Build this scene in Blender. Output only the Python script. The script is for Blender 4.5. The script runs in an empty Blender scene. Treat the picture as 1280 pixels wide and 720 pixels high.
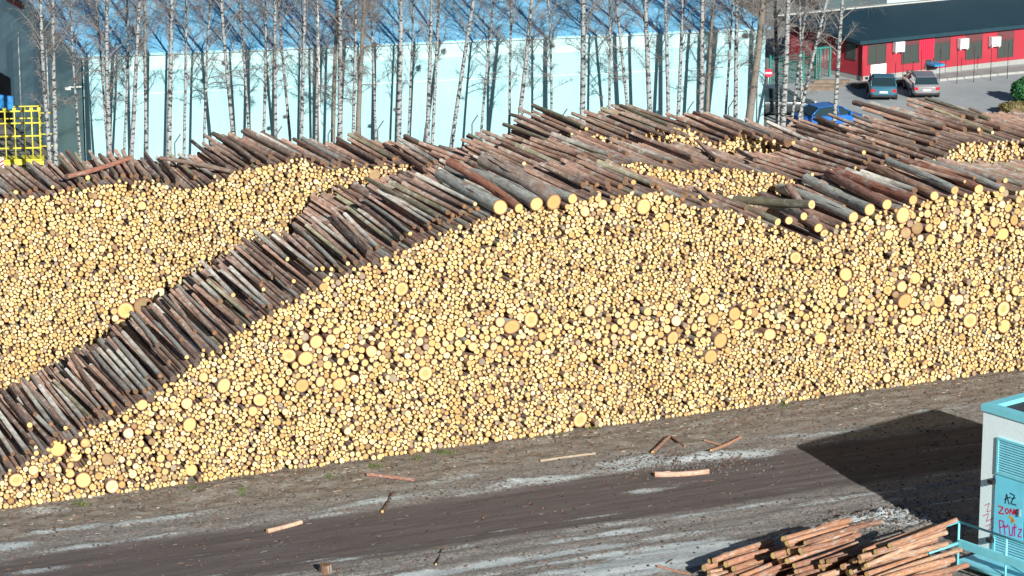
import bpy, math, random, heapq
import numpy as np
from mathutils import Vector, Matrix, Quaternion, noise as mn
PI=math.pi; sin=math.sin; cos=math.cos
rnd=random.Random(11)
sc=bpy.context.scene; COL=sc.collection

# ------------------------------------------------------------------ camera and plan geometry
F=3870.0; PITCH=math.radians(14.5); H=35.0
def ray(x,y):
    a=(x-640)/F; b=-(y-360)/F
    return (a, cos(PITCH)+b*sin(PITCH), -sin(PITCH)+b*cos(PITCH))
def gp(x,y,h=0.0):                      # survey point: where the sight line through (x, y) meets height h
    r=ray(x,y); t=(h-H)/r[2]; return Vector((r[0]*t, r[1]*t, h))
def pix(X,Y,Z):
    d=Z-H; zc=Y*cos(PITCH)-d*sin(PITCH); yc=Y*sin(PITCH)+d*cos(PITCH)
    return 640+F*X/zc, 360-F*yc/zc
def at_depth(x,y,Y):
    r=ray(x,y); t=Y/r[1]; return Vector((r[0]*t, Y, H+r[2]*t))

# ------------------------------------------------------------------ materials
def mat(name): 
    m=bpy.data.materials.new(name); m.use_nodes=True
    n=m.node_tree.nodes; b=n['Principled BSDF']; b.inputs['Specular IOR Level'].default_value=0.2
    return m,n,m.node_tree.links,b
def plain(name,c,rough=.7,metal=0,spec=.3,var=.12,scale=3.0,bump=0.0):
    m,n,l,b=mat(name)
    b.inputs['Roughness'].default_value=rough; b.inputs['Metallic'].default_value=metal; b.inputs['Specular IOR Level'].default_value=spec
    tc=n.new('ShaderNodeTexCoord'); nz=n.new('ShaderNodeTexNoise'); nz.inputs['Scale'].default_value=scale; nz.inputs['Detail'].default_value=8; nz.inputs['Roughness'].default_value=.65
    l.new(tc.outputs['Object'],nz.inputs['Vector'])
    mr=n.new('ShaderNodeMapRange'); mr.inputs['From Min'].default_value=.25; mr.inputs['From Max'].default_value=.75; mr.inputs['To Min'].default_value=1-var; mr.inputs['To Max'].default_value=1+var
    l.new(nz.outputs['Fac'],mr.inputs['Value'])
    mx=n.new('ShaderNodeVectorMath'); mx.operation='SCALE'; mx.inputs[0].default_value=c[:3]
    l.new(mr.outputs['Result'],mx.inputs['Scale']); l.new(mx.outputs[0],b.inputs['Base Color'])
    if bump:
        bp=n.new('ShaderNodeBump'); bp.inputs['Strength'].default_value=bump; bp.inputs['Distance'].default_value=.03
        n2=n.new('ShaderNodeTexNoise'); n2.inputs['Scale'].default_value=scale*9; n2.inputs['Detail'].default_value=5; l.new(tc.outputs['Object'],n2.inputs['Vector'])
        l.new(n2.outputs['Fac'],bp.inputs['Height']); l.new(bp.outputs[0],b.inputs['Normal'])
    return m
def mixc(n,l,fac,a,b,mode='MIX'):
    x=n.new('ShaderNodeMix'); x.data_type='RGBA'; x.blend_type=mode
    for s,v in ((x.inputs[0],fac),(x.inputs[6],a),(x.inputs[7],b)):
        if isinstance(v,(int,float)): s.default_value=v
        elif isinstance(v,(tuple,list)): s.default_value=(*v[:3],1)
        else: l.new(v,s)
    return x.outputs[2]
def rng(n,l,v,a,b,c=0.,d=1.):
    m=n.new('ShaderNodeMapRange'); m.inputs['From Min'].default_value=a; m.inputs['From Max'].default_value=b; m.inputs['To Min'].default_value=c; m.inputs['To Max'].default_value=d
    l.new(v,m.inputs['Value']); return m.outputs['Result']
def nz(n,l,vec,scale,detail=6,rough=.6,stretch=None):
    if stretch:
        mp=n.new('ShaderNodeMapping'); mp.inputs['Scale'].default_value=stretch; l.new(vec,mp.inputs['Vector']); vec=mp.outputs[0]
    t=n.new('ShaderNodeTexNoise'); t.inputs['Scale'].default_value=scale; t.inputs['Detail'].default_value=detail; t.inputs['Roughness'].default_value=rough
    l.new(vec,t.inputs['Vector']); return t.outputs['Fac']
def colour_source(n,l,attr):
    if attr:
        a=n.new('ShaderNodeAttribute'); a.attribute_name=attr; return a.outputs['Color'], a.outputs['Alpha']
    o=n.new('ShaderNodeObjectInfo'); return o.outputs['Color'], o.outputs['Random']
def bark_mat(name,attr,along):           # along = index of the log's long axis in object space
    m,n,l,b=mat(name); b.inputs['Roughness'].default_value=.9
    c,_=colour_source(n,l,attr)
    tc=n.new('ShaderNodeTexCoord'); v=tc.outputs['Object']
    oi=n.new('ShaderNodeObjectInfo'); ad=n.new('ShaderNodeVectorMath'); ad.operation='ADD'
    cm=n.new('ShaderNodeCombineXYZ'); ml=n.new('ShaderNodeMath'); ml.operation='MULTIPLY'; ml.inputs[1].default_value=50; l.new(oi.outputs['Random'],ml.inputs[0])
    l.new(ml.outputs[0],cm.inputs[0]); l.new(ml.outputs[0],cm.inputs[1]); l.new(v,ad.inputs[0]); l.new(cm.outputs[0],ad.inputs[1]); v=ad.outputs[0]
    s=[7,7,7] if attr else [3.2,3.2,3.2]; s[along]=1.1 if attr else 9.0
    f=nz(n,l,v,1.3,7,.7,tuple(s))
    big=nz(n,l,v,1.0,4,.6,(1.2,1.2,1.2) if attr else (.55,9.,.55))
    c1=mixc(n,l,rng(n,l,f,.35,.7),(.62,.58,.56),(1.75,1.7,1.66))
    c2=mixc(n,l,1.0,c,c1,'MULTIPLY')
    c3=mixc(n,l,rng(n,l,big,.54,.66,0,.75),c2,(.30,.185,.135))       # reddish inner bark where the outer bark is rubbed off
    g=nz(n,l,v,2.1,4,.6,(1.,1.,1.) if attr else (.35,4.5,.35))
    c4=mixc(n,l,rng(n,l,g,.54,.66,0,.6),c3,(.42,.45,.43))            # grey lichen
    l.new(c4,b.inputs['Base Color'])
    bp=n.new('ShaderNodeBump'); bp.inputs['Strength'].default_value=.5; bp.inputs['Distance'].default_value=.03
    l.new(f,bp.inputs['Height']); l.new(bp.outputs[0],b.inputs['Normal'])
    return m
def end_mat(name,attr):
    m,n,l,b=mat(name); b.inputs['Roughness'].default_value=.85; b.inputs['Specular IOR Level'].default_value=.08
    c,al=colour_source(n,l,attr)
    if not attr:
        rmp=n.new('ShaderNodeValToRGB'); e=rmp.color_ramp.elements
        e[0].color=(.68,.55,.22,1); e[1].color=(.73,.64,.34,1); k=rmp.color_ramp.elements.new(.5); k.color=(.68,.56,.26,1); k=rmp.color_ramp.elements.new(.8); k.color=(.53,.36,.16,1)
        l.new(al,rmp.inputs[0]); c=rmp.outputs[0]
    ra=n.new('ShaderNodeAttribute'); ra.attribute_name='rad'; rad=ra.outputs['Fac']
    tc=n.new('ShaderNodeTexCoord'); v=tc.outputs['Object']
    f=nz(n,l,v,6.0,5,.6)
    wob=n.new('ShaderNodeMath'); wob.operation='MULTIPLY_ADD'; wob.inputs[1].default_value=.22; l.new(f,wob.inputs[0]); l.new(rad,wob.inputs[2])
    c1=mixc(n,l,rng(n,l,f,.3,.7),(.8,.76,.68),(1.12,1.1,1.08)); c2=mixc(n,l,1.0,c,c1,'MULTIPLY')
    # heartwood, stronger in some logs than in others
    hm=n.new('ShaderNodeMath'); hm.operation='MULTIPLY'; l.new(rng(n,l,wob.outputs[0],.5,.78,1,0),hm.inputs[0]); l.new(rng(n,l,al,.62,1.,0,.62),hm.inputs[1])
    c3=mixc(n,l,hm.outputs[0],c2,(.5,.24,.07))
    # growth rings
    sn=n.new('ShaderNodeMath'); sn.operation='MULTIPLY'; sn.inputs[1].default_value=48; l.new(wob.outputs[0],sn.inputs[0]); s2=n.new('ShaderNodeMath'); s2.operation='SINE'; l.new(sn.outputs[0],s2.inputs[0])
    c4=mixc(n,l,rng(n,l,s2.outputs[0],-1,1,0,.16),c3,(.45,.27,.1))
    c5=mixc(n,l,rng(n,l,rad,.80,.93),c4,(.30,.14,.075))
    l.new(c5,b.inputs['Base Color'])
    return m
M={}
M['bark']=bark_mat('bark_single',None,1); M['bark_s']=bark_mat('bark_stacked','bark',1)
M['end']=end_mat('cut_wood_single',None); M['end_s']=end_mat('cut_wood_stacked','endc')

# ------------------------------------------------------------------ mesh helpers
class MB:
    def __init__(s): s.v=[]; s.f=[]; s.m=[]; s.sm=[]
    def add(s,v,f,mi=0,smooth=False):
        o=len(s.v); s.v+= [tuple(p) for p in v]; s.f+=[tuple(i+o for i in q) for q in f]; s.m+=[mi]*len(f); s.sm+=[smooth]*len(f); return s
    def box(s,x0,x1,y0,y1,z0,z1,mi=0,T=None,bev=0):
        v=[(x,y,z) for z in (z0,z1) for (x,y) in ((x0,y0),(x1,y0),(x1,y1),(x0,y1))]
        if T: v=[T@Vector(p) for p in v]
        return s.add(v,[(0,3,2,1),(4,5,6,7),(0,1,5,4),(1,2,6,5),(2,3,7,6),(3,0,4,7)],mi)
    def tube(s,pts,rad,n=6,mi=0,cap=True,smooth=True):
        pts=[Vector(p) for p in pts]; R=rad if isinstance(rad,(list,tuple)) else [rad]*len(pts)
        vs=[]; fs=[]; up=None
        for i,p in enumerate(pts):
            d=(pts[min(i+1,len(pts)-1)]-pts[max(i-1,0)]).normalized()
            if up is None: up=Vector((0,0,1)) if abs(d.z)<.9 else Vector((1,0,0))
            a=d.cross(up).normalized(); b=a.cross(d).normalized(); up=b
            for k in range(n):
                t=2*PI*k/n; vs.append(p+(a*cos(t)+b*sin(t))*R[i])
        for i in range(len(pts)-1):
            for k in range(n): fs.append((i*n+k,i*n+(k+1)%n,(i+1)*n+(k+1)%n,(i+1)*n+k))
        s.add(vs,fs,mi,smooth)
        if cap:
            o=len(s.v)-len(vs); e=(len(pts)-1)*n
            s.f.append(tuple(o+k for k in range(n))[::-1]); s.f.append(tuple(o+e+k for k in range(n))); s.m+=[mi,mi]; s.sm+=[False,False]
        return s
    def mesh(s,name,mats):
        me=bpy.data.meshes.new(name); me.from_pydata(s.v,[],s.f)
        for m in mats: me.materials.append(m)
        me.polygons.foreach_set('material_index',s.m); me.polygons.foreach_set('use_smooth',s.sm); me.update(); return me
    def build(s,name,mats,parent=None,loc=None,rotz=None):
        if not isinstance(mats,(list,tuple)): mats=[mats]
        return link(name,s.mesh(name,mats),parent,loc,rotz)
def link(name,me,parent=None,loc=None,rotz=None):
    o=bpy.data.objects.new(name,me); COL.objects.link(o)
    if parent: o.parent=parent
    if loc is not None: o.location=loc
    if rotz is not None: o.rotation_euler=(0,0,rotz)
    return o
def tag(o,label=None,cat=None,group=None,kind=None):
    if label: o['label']=label
    if cat: o['category']=cat
    if group: o['group']=group
    if kind: o['kind']=kind
    return o
def thing(name,label,cat,loc=(0,0,0),rotz=0,group=None):
    o=bpy.data.objects.new(name,None); COL.objects.link(o); o.location=loc; o.rotation_euler=(0,0,rotz); o.empty_display_size=.3
    return tag(o,label,cat,group)
def copy_tree(o,parent=None):
    c=o.copy(); COL.objects.link(c); c.parent=parent
    for ch in [x for x in o.children]: copy_tree(ch,c)
    return c
def ordn(k):
    w=['','first','second','third','fourth','fifth','sixth','seventh','eighth','ninth','tenth','eleventh','twelfth']
    if k<13: return w[k]
    return '%d%s'%(k,'th' if 10<=k%100<=20 else {1:'st',2:'nd',3:'rd'}.get(k%10,'th'))
def lerp_prof(P,x):
    if x<=P[0][0]: return P[0][1]
    for (a,b),(c,d) in zip(P,P[1:]):
        if x<=c: return b+(d-b)*(x-a)/(c-a)
    return P[-1][1]

# ------------------------------------------------------------------ frame of the log yard: u along the front pile, w into the piles, z up
A0=gp(0,637); A1=gp(1280,462); TH=math.atan2(A1.y-A0.y,A1.x-A0.x)
YU=Vector((cos(TH),sin(TH),0)); YW=Vector((-sin(TH),cos(TH),0))
def uw(P): d=Vector((P[0]-A0.x,P[1]-A0.y,0)); return d.dot(YU),d.dot(YW)
def wp(u,w,z=0): q=A0+YU*u+YW*w; return Vector((q.x,q.y,z))
def on_row(x,y,w):                       # sight line through (x,y) meets the upright plane at depth w
    r=Vector(ray(x,y)); n=YW; C=Vector((0,0,H)); t=((A0+YW*w)-C).dot(n)/r.dot(n); P=C+r*t
    return uw(P)[0],P.z
def skew(u,w):                          # the logs of the left part lie a little askew
    return (.085 if w<3 else .10)*max(0,min(1,(19-u)/6))
def row_len(u,w): return LOGL+(2.3*max(0,min(1,(14.3-u)/2.5)) if w<3 else (-.7 if w>12 else 0))
def wob(u,s,seed): return mn.noise(Vector((u*s,seed*7.3,1.7)))
LOGL=5.8
ROWS=[]
pA=[(-160,640),(-60,606),(0,590),(60,562),(125,527),(190,490),(260,440),(320,400),(400,352),(470,325),(530,298),(600,272),(640,262),(680,258),(750,243),(830,240),(870,258),(920,264),(970,282),(1020,302),(1060,277),(1130,256),(1200,240),(1280,238),(1450,232)]
pB=[(425,312),(450,282),(500,274),(560,254),(620,238),(665,227),(705,222),(750,207),(800,203),(850,214),(900,210),(960,214),(1000,226),(1050,222),(1120,204),(1180,196),(1200,180),(1280,172),(1450,165)]
pC=[(-160,285),(0,250),(60,244),(120,232),(180,226),(240,236),(310,209),(380,199),(410,210),(460,208),(530,203),(566,207),(600,216),(640,208),(690,200),(715,174),(745,168),(785,182),(815,160),(862,160),(895,184),(925,166),(960,172),(1010,186),(1100,180),(1200,176),(1280,170),(1450,165)]
for w,P,seed in ((0,pA,1),(6.35,pB,2),(12.7,pC,3)):
    ROWS.append((w,[on_row(x,y,w) for x,y in P],seed))

def big_zone(u,z):
    p=wp(u,0,z); x,y=pix(*p)
    v=.006
    if 40<x<250 and 500<y<610: v=.085
    yy=435-.09*(x-600)
    if x>360: v+=.26*math.exp(-((y-yy)/23)**2)*(.5+max(0,.9*mn.noise(Vector((u*.35,z*.4,8)))+.4))
    if x>1040 and y<300: v+=.17
    if 720<x<860 and y<275: v+=.17
    if 230<x<360 and 475<y<530: v+=.05
    return v
def pack(row):
    w,prof,seed=row; R=random.Random(seed*101)
    u0=prof[0][0]; u1=min(prof[-1][0],52.0)
    cs=[]; grid={}; G=.5
    def near(x,z,r):
        k=int((r+.46)/G)+1; gx=int(x//G); gz=int(z//G)
        for i in range(gx-k,gx+k+1):
            for j in range(gz-k,gz+k+1):
                for c in grid.get((i,j),()): yield c
    def put(x,z,r):
        i=len(cs); cs.append((x,z,r)); grid.setdefault((int(x//G),int(z//G)),[]).append(i); return i
    pa=ROWS[0][1]; pb=ROWS[1][1]
    def pick(x,z):
        # hidden lower courses hold thick logs; the faces in sight hold the thin ones
        if w>1:
            hid=(lerp_prof(pb,x)-3.2) if (w>7 and x>8) else (lerp_prof(pa,x)-3.0 if x>5 and w<7 else -9)
            if w>7 and x<=8: hid=lerp_prof(pa,x-4)-3.5
            if z<hid: return R.uniform(.28,.42)
        k=wob(x*1.0+z*.6,.35,seed)
        r=(.090+.028*k)*math.exp(R.gauss(0,.21))
        pb_=big_zone(x,z) if w<1 else .010
        if w>7 and x<9 and z>lerp_prof(prof,x)-2.2: pb_=.05
        q=R.random()
        if q<pb_*3.2: r=R.uniform(.12,.18)
        return max(.055,min(.42,r))
    # thick logs lie scattered through the pile; the thin ones fill in round them
    nb={0:1400,6:70,12:130}[int(w)]
    for _ in range(nb):
        x=R.uniform(max(u0,-7),u1); top=lerp_prof(prof,x); z=R.uniform(.3,max(.4,top-.15))
        r=.135+.20*R.random()**3.0
        p_=big_zone(x,z)*7 if w<1 else .45
        if w<1 and r>.24: p_*=1.2
        if R.random()>p_ or z<r or z+r>top: continue
        if all((cs[c][0]-x)**2+(cs[c][1]-z)**2>(cs[c][2]+r+.01)**2 for c in near(x,z,r)): put(x,z,r)
    heap=[]
    def tangent(i,j,r):
        x1,z1,r1=cs[i]; x2,z2,r2=cs[j]
        dx=x2-x1; dz=z2-z1; d=math.hypot(dx,dz); a=r1+r; b=r2+r
        if d>=a+b or d<1e-6: return None
        t=(a*a-b*b+d*d)/(2*d); h2=a*a-t*t
        if h2<=0: return None
        h=math.sqrt(h2); px=x1+dx*t/d; pz=z1+dz*t/d; nx,nzz=-dz/d,dx/d
        if nzz<0: nx,nzz=-nx,-nzz
        return px+nx*h,pz+nzz*h
    def push(i,j):
        x=(cs[i][0]+cs[j][0])/2; z=(cs[i][1]+cs[j][1])/2
        r=pick(x,z); t=tangent(i,j,r)
        if t: heapq.heappush(heap,(t[1]+R.uniform(0,.12),i,j,r))
    x=u0; last=None
    while x<u1:
        r=min(.12,pick(x,.1))
        if last is not None: x=cs[last][0]+2*math.sqrt(cs[last][2]*r)
        hit=[c for c in near(x,r,r) if c!=last and (cs[c][0]-x)**2+(cs[c][1]-r)**2<(cs[c][2]+r-.01)**2]
        if hit:
            c=hit[0]
            if last is not None: push(last,c)
            dx=math.sqrt(max(0,(cs[c][2]+.1)**2-(cs[c][1]-.1)**2)); x=cs[c][0]+dx+.01; r=.1
            i=put(x,r,r); push(c,i); last=i; continue
        i=put(x,r,r)
        if last is not None: push(last,i)
        last=i
    def fill_holes():
        x=u0
        while x<u1:
            z=.1; top=lerp_prof(prof,x)-.12
            while z<top:
                d=min((math.hypot(cs[c][0]-x,cs[c][1]-z)-cs[c][2] for c in near(x,z,.14)),default=.14)
                if d>.095:
                    k=put(x,z,min(d,.14))
                    for c in list(near(x,z,.14)):
                        if c!=k: push(k,c)
                z+=.11
            x+=.11
    done=0
    while True:
        if not heap:
            if done: break
            done=1; fill_holes()
            if not heap: break
        _,i,j,r=heapq.heappop(heap)
        for q in (1,.8,.64,.5):
            rr=max(.055,r*q); t=tangent(i,j,rr)
            if not t: continue
            x,z=t
            if x<u0 or x>u1: continue
            if z+rr*.6>lerp_prof(prof,x)+.10*wob(x,2.0,seed+5): continue
            ok=True
            for c in near(x,z,rr):
                if c!=i and c!=j and (cs[c][0]-x)**2+(cs[c][1]-z)**2<(cs[c][2]+rr-.004)**2: ok=False; break
            if ok:
                k=put(x,z,rr)
                for c in list(near(x,z,rr)):
                    if c!=k and math.hypot(cs[c][0]-x,cs[c][1]-z)<cs[c][2]+rr+.13: push(k,c)
                break
    return cs

def bark_colour(R,red=.25,grey=.25):
    q=R.random(); k=R.uniform(1.0,1.6)
    if q<red: c=(.20,.135,.108); t='reddish-brown'
    elif q<red+grey: c=(.25,.255,.24); t='grey'
    elif q<red+grey+.08: c=(.17,.17,.12); t='mossy'
    elif q<.75: c=(.19,.148,.122); t='brown'
    else: c=(.15,.11,.095); t='dark brown'; 
    return (c[0]*k,c[1]*k,c[2]*k,1),t
def end_colour(R,z):
    q=R.random(); k=R.uniform(.62,1.1)
    if q<.40: c=(.76,.645,.31)
    elif q<.66: c=(.80,.73,.46)
    elif q<.90: c=(.68,.51,.22)
    elif q<.96: c=(.38,.29,.17)
    else: c=(.34,.32,.27)
    return (c[0]*k,c[1]*k,c[2]*k)

# height field over (u,w), on which single logs are laid to rest
HU0,HU1,HW0,HW1,HS=-9.0,54.0,-1.5,21.0,.1
HF=np.zeros((int((HU1-HU0)/HS),int((HW1-HW0)/HS)))
def hf_line(u0,w0,u1,w1,r):
    n=int(math.hypot(u1-u0,w1-w0)/HS)+1; out=[]
    L=math.hypot(u1-u0,w1-w0); nx,ny=-(w1-w0)/L,(u1-u0)/L
    for i in range(n+1):
        t=i/n
        for s in (-.8,-.4,0,.4,.8):
            u=u0+(u1-u0)*t+nx*s*r; w=w0+(w1-w0)*t+ny*s*r
            a=int((u-HU0)/HS); b=int((w-HW0)/HS)
            if 0<=a<HF.shape[0] and 0<=b<HF.shape[1]: out.append((t,s,a,b))
    return out

SINGLES=[]        # logs that become objects: (p_front, p_back, r, colour, tone, row, role)
stuff=[]          # the rest: (u,z,r,w0,w1, jitter)
NSEG=12
import time as _t; _t0=_t.time()
packed=[pack(r) for r in ROWS]
print('packed',[len(c) for c in packed],round(_t.time()-_t0,1),'s')
R=random.Random(5)
for (w,prof,seed),cs in zip(ROWS,packed):
    tops={}
    for i,(x,z,r) in enumerate(cs):
        for a in range(int((x-r-HU0)/HS),int((x+r-HU0)/HS)+1):
            if 0<=a<HF.shape[0]:
                uu=HU0+(a+.5)*HS; q=r*r-(uu-x)**2
                top=z+(math.sqrt(q) if q>0 else 0)
                if top>tops.get(a,(0,0))[0]: tops[a]=(top,i)
    for a,(top,i) in tops.items():
        b0=int((w+.1-HW0)/HS); b1=int((w+row_len(HU0+a*HS,w)-.1-HW0)/HS)
        HF[a,b0:b1]=np.maximum(HF[a,b0:b1],top)
    exposed={}
    for a,(top,i) in tops.items(): exposed[i]=exposed.get(i,0)+1
    # logs that form the top of the front row where it slopes down to the left, and the thick ones in its face
    chosen=set()
    if w<1:
        vis=sorted([(-(n*cs[i][2]),i) for i,n in exposed.items() if 0<cs[i][0]<19.5 and n>=2])[:70]
        chosen|={i for _,i in vis}
        chosen|={i for _,i in sorted([(-r,i) for i,(x,z,r) in enumerate(cs) if -.5<x<43.5])[:34]}
    for i,(x,z,r) in enumerate(cs):
        hidden_low = r>.275 and w>1
        j=R.gauss(0,.05)+.10*mn.noise(Vector((x*.5,z*.6,seed)))
        q=R.random()
        if q<.06: j+=R.uniform(.15,.6)
        elif q<.10: j-=R.uniform(.05,.3)
        if i in exposed: j+=R.gauss(0,.12)
        w0=w+j; w1=w+row_len(x,w)+R.uniform(-.35,.25); du=skew(x,w)*(w1-w0)
        if i in chosen:
            c,t=bark_colour(R,.22,.34)
            SINGLES.append(dict(f=(x,w0,z),b=(x+du,w1,z),r=r,c=c,t=t,row='A',role='slope' if i in exposed and x<19.5 and r<.24 else 'face'))
        else: stuff.append((x,z,r,w0,w1,i in exposed,du,0,None))

def lay(u,w,L,yaw,r,row,role,red=.3,grey=.2,t=None,sink=.02,lim=None):
    """rest a log of length L, front end at (u,w), turned by yaw, on what is already there"""
    u1=u-sin(yaw)*L; w1=w+cos(yaw)*L
    S=hf_line(u,w,u1,w1,r)
    if not S: return
    pts=[(tt,HF[a,b]-r*(1-math.sqrt(1-s*s))) for tt,s,a,b in S]
    m1=max((h,tt) for tt,h in pts if tt<.5); m2=max((h,tt) for tt,h in pts if tt>=.5)
    sl=(m2[0]-m1[0])/max(.25,m2[1]-m1[1]); sl=max(-.9,min(.9,sl)); a=m1[0]-sl*m1[1]
    a+=max(0,max(h-(a+sl*tt) for tt,h in pts))
    zf=a+r-sink; zb=a+sl+r-sink
    if lim is not None:
        over=max(zf,zb)-lim
        if R is not None and over>0: return False
    for tt,s,aa,b in S:
        z=zf+(zb-zf)*tt+r*math.sqrt(max(0,1-s*s)); HF[aa,b]=max(HF[aa,b],z)
    c,tone=bark_colour(R,red,grey)
    if t: c,tone=t
    if role=='mass':
        stuff.append((u,zf,r,w,w1,True,u1-u,zb-zf,c)); return
    SINGLES.append(dict(f=(u,w,zf),b=(u1,w1,zb),r=r,c=c,t=tone,row=row,role=role))
def at_row(x,y,w): return on_row(x,y,w)[0]
GREYB=((.36,.39,.37,1),'pale grey'); REDB=((.30,.14,.10,1),'reddish-brown')
# thick logs on the crest of the front row
for x,yy,r,t in ((622,268,.29,GREYB),(645,262,.18,REDB),(666,280,.26,GREYB),(688,262,.30,((.30,.26,.23,1),'scaly brown')),(712,268,.20,GREYB)):
    lay(at_row(x,yy,0),-.25+R.uniform(-.1,.1),LOGL,R.uniform(-.02,.06),r,'A','crest',t=t)
for x,yy,r,t in ((1064,262,.22,GREYB),(1086,258,.24,GREYB),(1108,256,.21,((.28,.16,.13,1),'reddish-brown')),(1138,252,.20,REDB),(1165,248,.19,((.33,.21,.15,1),'orange-flecked')),(1190,246,.17,GREYB),(1222,242,.20,REDB),(1250,240,.15,GREYB)):
    lay(at_row(x,yy,0),-.1+R.uniform(-.15,.15),LOGL,R.uniform(-.12,.02),r,'A','crest',t=t)
for x,yw in ((975,.05),(985,-.35),(1000,-.1),(1012,.2),(1030,-.2),(1022,.0)):
    lay(at_row(x,280,0),R.uniform(-.3,.2),4.6,yw,R.uniform(.13,.2),'A','crest',grey=.5)
def fan(u,w): return -skew(u,w)+.20*mn.noise(Vector((u*.22,w*.3,5)))+R.gauss(0,.035)+(R.gauss(0,.2) if R.random()<.06 else 0)
def fan(u,w): return -skew(u,w)+.16*mn.noise(Vector((u*.16,w*.2,5)))+R.gauss(0,.018)
def top_of(u,w):
    a=int((u-HU0)/HS); b=int((w-HW0)/HS); return HF[a,b] if 0<=a<HF.shape[0] and 0<=b<HF.shape[1] else 0
def scatter(n,sample,row,role,slack,red,grey,rr=(.085,.15),stray=.04):
    # each log rolls into the lowest of a few places, as they do when a grab drops them
    for k in range(n):
        best=None
        for _ in range(9):
            u,w,L=sample(); ya=fan(u,w)
            if R.random()<stray: ya+=R.gauss(0,.3)
            h=max(top_of(u-sin(ya)*L*t,w+cos(ya)*L*t) for t in (.1,.3,.5,.7,.9))
            ref=max(lerp_prof(P,u) for q,P,_s in ROWS if q-.5<=w+L*.4<=q+LOGL+.6) if any(q-.5<=w+L*.4<=q+LOGL+.6 for q,_a,_b in ROWS) else 7
            if best is None or h-ref<best[0]: best=(h-ref,u,w,L,ya,ref)
        _,u,w,L,ya,ref=best
        lay(u,w,L,ya,R.uniform(*rr),row,role,red=red,grey=grey,lim=ref+slack)
def sA():
    x=R.uniform(-10,600); u=at_row(x,lerp_prof(pA,x),0)+R.uniform(-.2,.6)
    return (u,R.uniform(-.05,1.0),R.uniform(4.6,5.8)) if R.random()<.55 or u>13 else (u,R.uniform(1.8,3.3),R.uniform(4,4.8))
scatter(150,sA,'A','mass',.40,.25,.30,(.07,.10),0); scatter(50,sA,'A','slope',.45,.22,.38,(.075,.108),.0)
def sK():
    x=R.uniform(735,1290); u=at_row(x,lerp_prof(pA,x),0)
    return u,R.uniform(.25,1.6),R.uniform(3.8,4.6)
scatter(120,sK,'A','mass',.30,.3,.25,(.07,.12),.03)
def sB():
    while True:
        x=R.uniform(470,1290); u=at_row(x,lerp_prof(pB,x),6.35)
        w=6.35+R.uniform(-.6,.8) if R.random()<.4 else R.uniform(6.6,12.4)
        if min(abs(x-c) for c in (800,870,950,1235))<62 and w<7.6: continue
        if x<585 and w>7.0: continue
        if min(abs(x-c) for c in (770,855,965))<42 and w>7.9: continue
        return u,w,R.uniform(4.4,5.7)
scatter(380,sB,'B','mass',.22,.32,.10,(.07,.115)); scatter(90,sB,'B','top',.30,.32,.14,(.08,.125),.06)
def sC():
    while True:
        x=R.uniform(-10,1290); u=at_row(x,lerp_prof(pC,x),12.7)
        w=12.7+(R.uniform(-.1,.5) if R.random()<.5 else R.uniform(.2,.9))
        if min(abs(x-c) for c in (740,830,940))<30 and w<13.5: continue
        return u,w,R.uniform(4.4,5.6)
scatter(340,sC,'C','mass',.15,.28,.10,(.07,.11)); scatter(85,sC,'C','top',.26,.3,.10,(.075,.115),.07)
lay(at_row(85,225,12.7),12.9,4.5,-.9,.10,'C','top',t=REDB)
print('singles',len(SINGLES),'stuff',len(stuff),round(_t.time()-_t0,1))

# stacked logs as one mesh in the yard frame
def build_stack():
    V=[];Fq=[];mi=[];bark=[];endc=[];rad=[]; smooth=[]
    off=0
    for (x,z,r,w0,w1,ex,du,dz,bcol) in stuff:
        n=20 if r>.16 else (12 if r>.1 else 10)
        bc=bcol or bark_colour(R,.55,.05)[0]; ec=end_colour(R,z) if bcol is None or R.random()<.15 else (.12,.09,.07); al=R.random()
        e2=R.uniform(0,.07); ph=R.uniform(0,PI); e3=R.uniform(0,.05); ph3=R.uniform(0,6)
        tx=R.gauss(0,.05); tz=0 if ex else 0
        tilt=R.gauss(0,.10); tlt2=R.gauss(0,.07)
        a=np.arange(n)*2*PI/n
        rr=r*(1+e2*np.cos(2*a+ph)+e3*np.cos(3*a+ph3))*.97
        cx,cz=np.cos(a)*rr,np.sin(a)*rr
        fy=w0+cx*tilt+cz*tlt2
        ring0=np.stack([x+cx,fy,z+cz],1); ring1=np.stack([x+du+cx*.93,np.full(n,w1),z+dz+cz*.93],1)
        V.append(ring0);V.append(ring1);V.append(ring0);V.append(np.array([[x,w0,z]]))
        k=np.arange(n); k2=(k+1)%n
        for i in range(n): Fq.append((off+i,off+n+i,off+n+(i+1)%n,off+(i+1)%n)); mi.append(0); smooth.append(True)
        Fq.append(tuple(off+n+i for i in range(n))); mi.append(1); smooth.append(False)
        for i in range(n): Fq.append((off+3*n,off+2*n+i,off+2*n+(i+1)%n)); mi.append(1); smooth.append(False)
        m=3*n+1
        bark+= [bc]*m; endc+=[(*ec,al)]*m; rad+=[1.0]*(2*n)+[1.0]*n+[0.0]; off+=m
    V=np.concatenate(V)
    me=bpy.data.meshes.new('stacked_logs'); me.from_pydata(V.tolist(),[],Fq)
    me.materials.append(M['bark_s']); me.materials.append(M['end_s'])
    me.polygons.foreach_set('material_index',mi); me.polygons.foreach_set('use_smooth',smooth)
    for nm,d in (('bark',bark),('endc',endc)):
        at=me.attributes.new(nm,'FLOAT_COLOR','POINT'); at.data.foreach_set('color',np.array(d,dtype=np.float32).ravel())
    at=me.attributes.new('rad','FLOAT','POINT'); at.data.foreach_set('value',np.array(rad,dtype=np.float32))
    me.update()
    o=link('stacked_logs',me,None,(A0.x,A0.y,0),TH)
    tag(o,'thousands of cut logs with pale yellow ends stacked in long piles across the yard','log pile','logs stacked in the yard',kind='stuff')
build_stack()

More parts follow.
